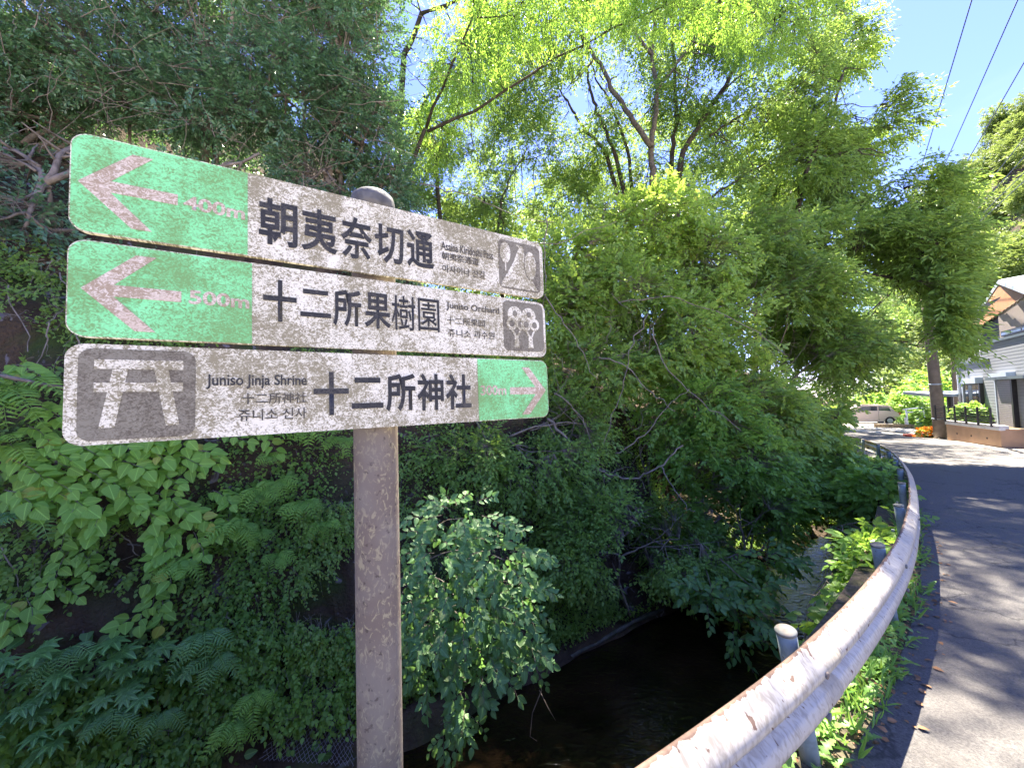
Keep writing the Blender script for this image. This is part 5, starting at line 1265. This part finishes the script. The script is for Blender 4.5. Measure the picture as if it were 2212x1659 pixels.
ferns = [(15, 870, .55, 5, 'large fern at the left edge above the oval leaves', 0), (45, 840, .50, 5, 'arching fern at the left edge beside the bare branch', 0), (10, 960, .5, 4, 'drooping fern at the left edge under the arching fern', 0),
         (610, 905, .42, 5, 'pale fern just under the bottom board left of the post', 0), (665, 925, .44, 5, 'pale fern on the purple rock close to the post', 0), (735, 950, .36, 4, 'small fern squeezed against the left side of the post', 0),
         (585, 985, .30, 4, 'short fern on the rock under the pale ferns', 0), (600, 1040, .36, 5, 'hanging fern halfway down the purple rock', 0), (560, 1060, .32, 4, 'hanging fern left of the halfway fern', 0), (650, 1090, .36, 5, 'hanging fern where the rock meets the small-leaved creeper', 0),
         (520, 1130, .36, 5, 'fern hanging right of the yellowing spray', 0), (560, 1150, .30, 4, 'little fern below the hanging ferns', 0), (600, 1200, .28, 4, 'little fern beside the pale creeper leaves', 0), (700, 1130, .30, 4, 'fern just left of the post at mid height', 0),
         (390, 1210, .34, 4, 'olive fern hanging below the yellowing spray', 0), (440, 1370, .36, 6, 'feathery fern in the lower middle of the cliff', 1), (470, 1420, .32, 5, 'feathery fern below the lower middle one', 1), (350, 1540, .30, 5, 'fern near the lower edge left of the centre', 1),
         (150, 1400, .30, 5, 'fern among the dark hand-shaped leaves', 1), (500, 1560, .34, 5, 'bright fern at the lower edge left of the wire net', 0), (550, 1500, .28, 5, 'small bright fern above the wire net', 0), (75, 1110, .34, 4, 'greyish fern under the bright shrub at the left', 1), (250, 1540, .28, 4, 'low dark fern at the lower left', 1)]
def put(me, name, root, p, xax, up_, s_):
    o = bpy.data.objects.new(name, me); C.objects.link(o); o.parent = root; x = unit(xax); z = unit(up_ - (up_ @ x) * x); y = np.cross(z, x); q = p - np.array(root.location)
    o.matrix_basis = Matrix(((x[0] * s_, y[0] * s_, z[0] * s_, q[0]), (x[1] * s_, y[1] * s_, z[1] * s_, q[1]), (x[2] * s_, y[2] * s_, z[2] * s_, q[2]), (0, 0, 0, 1))); return o
for px, py, L_, nf, lab, dk in ferns:
    c_ = hit(px, py, .30); rt = thing('fern', lab, 'fern', c_, 'ferns on the cliff')
    nf += 2
    for k in range(nf):
        f_ = (k + .5) / nf * 2 - 1; d_ = unit(np.array([TD[0] * f_ * 1.0 - TN[0] * .9, TD[1] * f_ * 1.0 - TN[1] * .9, rng.uniform(-.35, .15)]))
        u_ = unit(np.array([-TN[0] * .5, -TN[1] * .5, .9])); put((FRD if dk else FR)[rng.integers(3)], 'frond', rt, c_ + rng.normal(0, .015, 3), d_, u_, L_ * rng.uniform(.85, 1.3))

# ---- palmate dark leaves
def palm_mesh(seed, lobes=8):
    r_ = np.random.default_rng(seed); tp = T_near(.20, .0, 6, -.25, 1.); V = []; F_ = []; U = []; n0 = 0
    for k in range(lobes):
        a = R(-135 + 270 * k / (lobes - 1)); L_ = (1 - .35 * abs(k - (lobes - 1) / 2) / (lobes / 2)) * .62
        ax = np.array([math.cos(a), math.sin(a), .05]); v = tp[0] * [L_, L_ * 1.15, L_]; x = unit(ax); y = np.cross([0, 0, 1.], x); v = v[:, 0:1] * x + v[:, 1:2] * y + v[:, 2:3] * np.array([0, 0, 1.]) + [.25, 0, 0.002 * k]
        V.append(v); F_.append(tp[1] + n0); n0 += len(v); U.append(tp[2])
    m_ = MB(); m_.tube([(-.35, 0, -.35), (-.05, 0, -.06), (.25, 0, 0)], .012, 4, False); V.append(np.concatenate(m_.v)); q = np.concatenate(m_.q) + n0; F_.append(np.concatenate([q[:, [0, 1, 2]], q[:, [0, 2, 3]]])); U.append(np.full((len(V[-1]), 2), .3))
    o = link_mesh('leaf', np.concatenate(V), np.concatenate(F_), M['dark'], None, np.zeros(n0 + len(V[-1])), np.concatenate(U), True); me = o.data; bpy.data.objects.remove(o); return me
PM = [palm_mesh(1), palm_mesh(2, 7)]
for px, py, lab in ((225, 1395, 'dark hand-leaved plant in the centre of the lower left'), (300, 1420, 'dark hand-leaved plant right of the central one'), (140, 1450, 'dark hand-leaved plant left of the central one'), (60, 1420, 'dark hand-leaved plant near the left edge'),
                    (30, 1530, 'dark hand-leaved plant at the left edge close to the bottom'), (350, 1470, 'pale hand-leaved plant rightmost on the lower slope'), (150, 1560, 'hand-leaved plant near the bottom left'), (250, 1500, 'hand-leaved plant below the central one')):
    c_ = hit(px, py, .26); rt = thing('hand_leaved_shrub', lab, 'shrub', c_, 'dark hand-leaved plants')
    for k in range(7):
        an = rng.uniform(-1.6, 1.6); d_ = unit(np.array([TD[0] * math.sin(an) - TN[0] * math.cos(an) * .9, TD[1] * math.sin(an) - TN[1] * math.cos(an) * .9, rng.uniform(-.5, .1)])); u_ = unit(np.array([-TN[0] * .4, -TN[1] * .4, .9]) + rng.normal(0, .2, 3))
        put(PM[k % 2], 'leaf', rt, c_ + d_ * rng.uniform(.05, .20) + [0, 0, rng.uniform(-.05, .14)], d_, u_, rng.uniform(.17, .28))
# mixed broad leaves of the lower left
P = []; 
for k in range(430):
    px, py = rng.uniform(-30, 720), rng.uniform(1350, 1670)
    if px > 480 and rng.random() < .6: continue
    P.append(hit(px, py, rng.uniform(.03, .14)))
P = np.array(P); N = len(P)
t = thing('low_leaves', 'mixed broad dark leaves of the low plants along the bottom left', 'plants', P.mean(0)); 
leaf_parts(t, 'darkb', PT_, M['dark'], P, unit(rng.normal(0, .8, (N, 3)) + [0, -.3, -.5]), unit(np.array([.2, -.6, .8]) + rng.normal(0, .35, (N, 3))), rng.uniform(.06, .13, N))
mb = MB()
for lab in range(1):
    for x0, y0, x1, y1 in ((150, 560, 160, 820), (130, 600, 190, 720), (110, 700, 60, 800), (160, 720, 200, 800), (150, 640, 100, 700), (20, 620, 60, 760), (170, 760, 140, 860), (0, 1180, 40, 1270), (40, 1270, 0, 1310), (170, 1240, 260, 1150), (255, 1150, 300, 1200)):
        mb.tube(wiggle(hit(x0, y0, .12), hit(x1, y1, .15), 10, .25), np.linspace(.009, .004, 10), 4, False)
    for k in range(26):
        px, py = rng.uniform(20, 215), rng.uniform(620, 830); mb.tube(wiggle(hit(px, py, .08), hit(px + rng.normal(0, 40), py + rng.uniform(10, 60), .12), 8, .4), np.linspace(.004, .002, 8), 3, False)
stuff(mb.build('roots', M['twig'], None, True), 'pale roots hanging over the bare brown earth left of the boards', 'roots')
mb = MB(); mb.tube(wiggle(at(-60, 800, 3.4), at(215, 855, 3.9), 9, .06), np.linspace(.022, .016, 9), 7); tag(mb.build('bare_branch', M['twig'], None, True), 'grey bare branch entering at the left edge above the ferns', 'branch')

# ---- wire netting low beside the post
V = MB(); o0, ex, ey = hit(640, 1640, .10), None, None
pA, pB, pC, pD = hit(560, 1640, .05), hit(765, 1655, .05), hit(765, 1500, .05), hit(640, 1500, .05)
def quad(u, v): return (pA * (1 - u) + pB * u) * (1 - v) + (pD * (1 - u) + pC * u) * v
for k in range(-14, 22):
    for sg in (1, -1):
        pts = []
        for v in np.linspace(0, 1, 22):
            u = k / 20 + (v if sg > 0 else 1 - v) * .55
            if 0 <= u <= 1: pts.append(quad(u, v) + rng.normal(0, .004, 3))
        if len(pts) > 2: V.tube(np.array(pts), .0022, 3, False)
stuff(V.build('wire_netting', M['shutter']), 'sagging wire netting over the bank just left of the post', 'netting')

# ================================================================== ROAD-SIDE BANK AND VERGE
for lab, bl, mt, nn_, lf in (('big-leaved bush between the creek and the third rail post', [(1880, 1130, 5.6, 40, 60, .4), (1890, 1060, 6.6, 35, 45, .4), (1865, 1190, 4.9, 35, 50, .3), (1900, 1010, 7.6, 35, 40, .4)], 'mid', 900, .10),
                         ('low dark plants hanging over the wall left of the second rail post', [(1850, 1250, 4.0, 35, 45, .25), (1790, 1320, 3.5, 35, 22, .2), (1870, 1220, 4.2, 30, 40, .2)], 'mid', 300, .085),
                         ('bright bush at the foot of the rail where it bends', [(1850, 990, 9.0, 50, 35, .6), (1890, 1010, 8., 30, 30, .4)], 'right', 500, .09),
                         ('sunlit bush hiding the far end of the guardrail', [(1800, 965, 12, 45, 30, .8), (1770, 920, 13, 40, 40, .8), (1840, 950, 12.5, 30, 22, .6)], 'garden', 600, .11)):
    b0 = bl[0]; c_ = at(b0[0], b0[1] + b0[4], b0[2]); make_tree('bush', lab, 'bush', c_, B_(bl), mt, nn_, lf, .02, .3, gap=-.9, nleaf=8, slen=.24, droop=.25, wild=.8, tpl=T_mid(.36), barkm='twig', stems=2, group='bushes along the guardrail', subs=3, limb_r=.01, maxc=.3)

for lab, ys, mt, lf in (('rounded leafy bush clinging to the creek wall near the second and third rail posts', (3.9, 4.7), 'mid', .10), ('yellow-green bush on the creek wall behind the middle rail posts', (5.6, 6.6, 7.6), 'right', .09), ('sunny bush on the creek wall before the far bend of the rail', (8.8, 10., 11.2), 'thick', .09)):
    bl = []
    for y in ys:
        i = int(np.abs(rail_path[:, 1] - y).argmin()); T_ = unit(rail_path[i + 1] - rail_path[i]); N_ = np.array([T_[1], -T_[0]]); q = rail_path[i] - N_ * .62; g_ = float(gz(*q))
        bl += [(np.array([q[0], q[1], g_ - .45]), np.array([.42, .5, .55])), (np.array([q[0] + .05, q[1] - .05, g_ - 1.45]), np.array([.40, .5, .7]))]
    make_tree('bush', lab, 'bush', bl[0][0] - [0, 0, 1.2], bl, mt, 420 * len(ys), lf, .02, .3, gap=-.9, nleaf=8, slen=.24, droop=.3, wild=.8, tpl=T_mid(.36), barkm='twig', stems=2, group='bushes along the guardrail', subs=3, limb_r=.01, maxc=.3)

def weed_leaf(seed):
    r_ = np.random.default_rng(seed); n_ = 12; V = []; U = []; 
    for i in range(n_ + 1):
        u = i / n_; hw = .13 * math.sin(math.pi * min(1, u * .9 + .05)) ** .7 * (1.25 if i % 2 else .45) + .008; z = .22 * math.sin(u * 2.4) - .05 * u
        for sg in (1, 0, -1): V.append((u - (.04 if i % 2 and sg else 0), sg * hw, z + abs(sg) * hw * .3)); U.append((u, .5 + sg * hw))
    t_ = []
    for i in range(n_):
        a = i * 3
        for k in (0, 1): t_ += [(a + k, a + k + 1, a + 3 + k), (a + k + 1, a + 4 + k, a + 3 + k)]
    return np.array(V), np.array(t_), np.array(U)
WL = [weed_leaf(1), T_near(.13, .0, 8, -.3), weed_leaf(3)]
wr = []
along = np.concatenate([[0], np.cumsum(np.linalg.norm(np.diff(rail_path, axis=0), axis=1))])
i1 = int(np.linalg.norm(rail_path - GUARD[4], axis=1).argmin()); s1 = along[i1]
names_w = ['nearest weed clump at the bottom edge beside the rail post', 'weed clump with toothed leaves under the near rail', 'bushy weed clump on the asphalt edge', 'spreading weed clump below the second rail post', 'weed clump at the second rail post', 'leafy weed clump past the second rail post']
ss = [s1 - .55, s1 - .25, s1 + .05, s1 + .35, s1 + .62, s1 + .95, s1 + 1.25, s1 + 1.55, s1 + 1.9, s1 + 2.3, s1 + 2.7, s1 + 3.2, s1 + 3.8, s1 + 4.5, s1 + 5.3, s1 + 6.2]
for k, s_ in enumerate(ss):
    i = int(np.searchsorted(along, s_)); T_ = unit(rail_path[i + 1] - rail_path[i - 1]); N_ = np.array([T_[1], -T_[0]]); q = rail_path[i] + N_ * rng.uniform(-.01, .10)
    c_ = np.array([q[0], q[1], float(gz(*q)) + .005]); ords = ['first', 'second', 'third', 'fourth', 'fifth', 'sixth', 'seventh', 'eighth', 'ninth', 'tenth', 'eleventh', 'twelfth', 'thirteenth', 'fourteenth', 'fifteenth', 'sixteenth']
    rt = thing('weed', ords[k] + ' leafy weed clump along the asphalt edge, counted from the camera', 'weed', c_, 'weeds along the guardrail')
    nl = 20 if k < 10 else 12; an = np.arange(nl) * 2.4 + rng.random(nl) * .8; el = rng.uniform(.02, .75, nl)
    ax = np.stack([np.cos(an) * np.cos(el), np.sin(an) * np.cos(el), np.sin(el)], -1); off_ = np.stack([np.cos(an), np.sin(an), 0 * an], -1) * .012 + np.column_stack([rng.normal(0, .045, nl), rng.normal(0, .045, nl), np.zeros(nl)])
    leaf_parts(rt, 'weed', WL, M['weed'], c_ + off_, ax, np.tile([0, 0, 1.], (nl, 1)) + ax * .01, rng.uniform(.07, .15, nl))
# grass blades and clover through the verge
N = 5200; i = rng.integers(i1 - 12, len(rail_path) - 3, N); wts = rng.random(N); i = (i1 - 12 + (wts ** 2.2) * (len(rail_path) - i1 + 6)).astype(int)
T_ = unit(rail_path[i + 1] - rail_path[i]); N_ = np.stack([T_[:, 1], -T_[:, 0]], -1); q = rail_path[i] + T_ * rng.uniform(0, .18, N)[:, None] + N_ * np.clip(rng.normal(.02, .07, N), -.25, .15)[:, None]
P = np.column_stack([q, gz(q[:, 0], q[:, 1])]); keep = nfield(P, 5.) > -.35; P = P[keep]; N = len(P)
V, T2, r, uv = place(T_mid(.055), P, unit(np.column_stack([rng.normal(0, .5, (N, 2)), np.full(N, .9)])), rng.normal(size=(N, 3)), rng.uniform(.04, .14, N))
stuff(link_mesh('grass', V, T2, M['weed'], None, r, uv), 'grass blades growing through the verge under the guardrail', 'grass')
N = 5000; i = (i1 - 12 + (rng.random(N) ** 2.) * (len(rail_path) - i1 + 6)).astype(int); T_ = unit(rail_path[i + 1] - rail_path[i]); N_ = np.stack([T_[:, 1], -T_[:, 0]], -1)
q = rail_path[i] + T_ * rng.uniform(0, .18, N)[:, None] + N_ * np.clip(rng.normal(.03, .07, N), -.2, .17)[:, None]; P = np.column_stack([q, gz(q[:, 0], q[:, 1]) + rng.uniform(.005, .06, N)]); keep = nfield(P, 4.) > .0; P = P[keep]; N = len(P)
V, T2, r, uv = place(T_mid(.36), P, rng.normal(size=(N, 3)) * [1, 1, .3], np.array([0, 0, 1.]) + rng.normal(0, .3, (N, 3)), rng.uniform(.018, .05, N))
stuff(link_mesh('ground_cover', V, T2, M['weed'], None, r, uv), 'small round leaves creeping over the verge', 'ground cover')
N = 420; q = rail_path[rng.integers(i1 - 10, i1 + 30, N)] + rng.uniform(-.1, .34, (N, 2)) * [.7, -.7]; P = np.column_stack([q, gz(q[:, 0], q[:, 1]) + .012])
V, T2, r, uv = place(T_mid(.33), P, rng.normal(size=(N, 3)) * [1, 1, .1], np.array([0, 0, 1.]) + rng.normal(0, .2, (N, 3)), rng.uniform(.015, .05, N))
stuff(link_mesh('leaf_litter', V, T2, M['deadleaf'], None, r, uv), 'brown leaf litter scattered on the verge', 'litter')
for lab, px, py, sz in (('orange-brown dry leaf lying among the verge weeds', 1880, 1478, .07), ('brown curled leaf on the asphalt near the verge', 1967, 1360, .05), ('small tan leaf lying on the shaded asphalt', 2048, 1297, .06), ('pair-like pale leaf scrap on the asphalt edge', 1990, 1326, .04), ('green fallen leaf on the dark asphalt edge', 1935, 1488, .05)):
    p = G(px, py, .02); V, T2, r, uv = place(T_near(.3, .01, 8, .2), p[None], unit(rng.normal(size=(1, 3)) * [1, 1, .1]), np.array([[0, 0, 1.]]) + rng.normal(0, .3, (1, 3)), np.array([sz]))
    tag(link_mesh('fallen_leaf', V, T2, M['weed'] if 'green' in lab else M['deadleaf'], None, r, uv, True), lab, 'leaf', 'fallen leaves on the road')

# ================================================================== GARDEN PLANTS BEYOND THE BEND
for lab, bl, mt, nn_, lf, cat in (
        ('sunny hedge bush right behind the parked car', [(zr(700, 150), 34, 50, 32, 1.8), (zr(560, 170), 36, 50, 30, 1.8), (zr(860, 200), 33, 28, 32, 1.2)], 'garden', 1100, .22, 'bush'),
        ('tall light green shrubs between the car and the utility pole', [(zr(1080, 60), 30, 40, 35, 1.5), (zr(1000, 130), 30, 30, 30, 1.2), (zr(1150, 20), 31, 30, 30, 1.2)], 'garden', 1000, .20, 'bush'),
        ('bright low bush behind the white pipe barrier', [(zr(1060, 240), 27.5, 24, 20, .8)], 'garden', 420, .15, 'bush'),
        ('pale leafy bush just left of the utility pole', [(zr(1195, 230), 22., 17, 28, .5), (zr(1215, 330), 22., 12, 18, .4)], 'garden', 420, .12, 'bush'),
        ('leafy plant pushing through the black slat fence', [(zr(1640, 160), 17.0, 34, 16, .35), (zr(1560, 205), 16.9, 18, 14, .3), (zr(1720, 205), 16.8, 22, 12, .3)], 'garden', 420, .12, 'plant'),
        ('dark green trees behind the carport canopy', [(zr(1350, 30), 34, 70, 40, 2.5), (zr(1300, -60), 36, 80, 50, 2.5), (zr(1450, 120), 30, 50, 30, 1.5)], 'mid', 1100, .25, 'tree'),
        ('sunlit trees left of the carport above the car', [(zr(600, -20), 42, 90, 60, 3.), (zr(850, 30), 40, 70, 50, 3.), (zr(300, 60), 42, 80, 70, 3.), (zr(1050, -80), 40, 90, 50, 3.)], 'hill', 1800, .30, 'tree')):
    bl2 = [blob(q[0], q[1], Z, rx, ry, rd) for (q, Z, rx, ry, rd) in bl]; c_ = bl2[0][0] - [0, 0, bl2[0][1][2]]
    make_tree('garden_plant' if cat != 'tree' else 'garden_tree', lab, cat, c_, bl2, mt, nn_, lf, .04, .3, gap=-.9, nleaf=8, slen=.4 if lf > .15 else .22, droop=.15, wild=.9, tpl=T_mid(.34), barkm='darkbark', subs=2, limb_r=.015, conn=.2)
pf = G(*zr(1190, 432)); t = thing('flower_bed', 'orange flowers in a red tray at the foot of the utility pole', 'flowers', pf); 
mb = MB(); mb.box(pf + [0, 0, .04], (.85, .25, .05), (.8, -.6, 0)); mb.build('tray', simple('red_tray', (.35, .06, .03), .6, .1, 4), t)
P, O, _ = sample_blobs([blob(*zr(1190, 398), pf[1], 22, 13, .3)], 260, -9); A, _t = sprays(P, O, .09, 5, .1, .0, .8, T_mid(.4)); h_ = len(A[1]) // 2
link_mesh('blossoms', A[0], A[1], M['orange'], t, A[2], A[3])['kind'] = 'stuff'
P, O, _ = sample_blobs([blob(*zr(1190, 402), pf[1], 22, 12, .3)], 160, -9); A, _t = sprays(P, O, .10, 5, .1, .0, .8, T_mid(.3)); link_mesh('foliage', A[0], A[1], M['garden'], t, A[2], A[3])['kind'] = 'stuff'
print('tris', sum(sum(p.loop_total - 2 for p in me.polygons) if len(me.polygons) < 100 else len(me.loops) - 2 * len(me.polygons) for me in bpy.data.meshes) / 1e6, 'objects', len(bpy.data.objects))
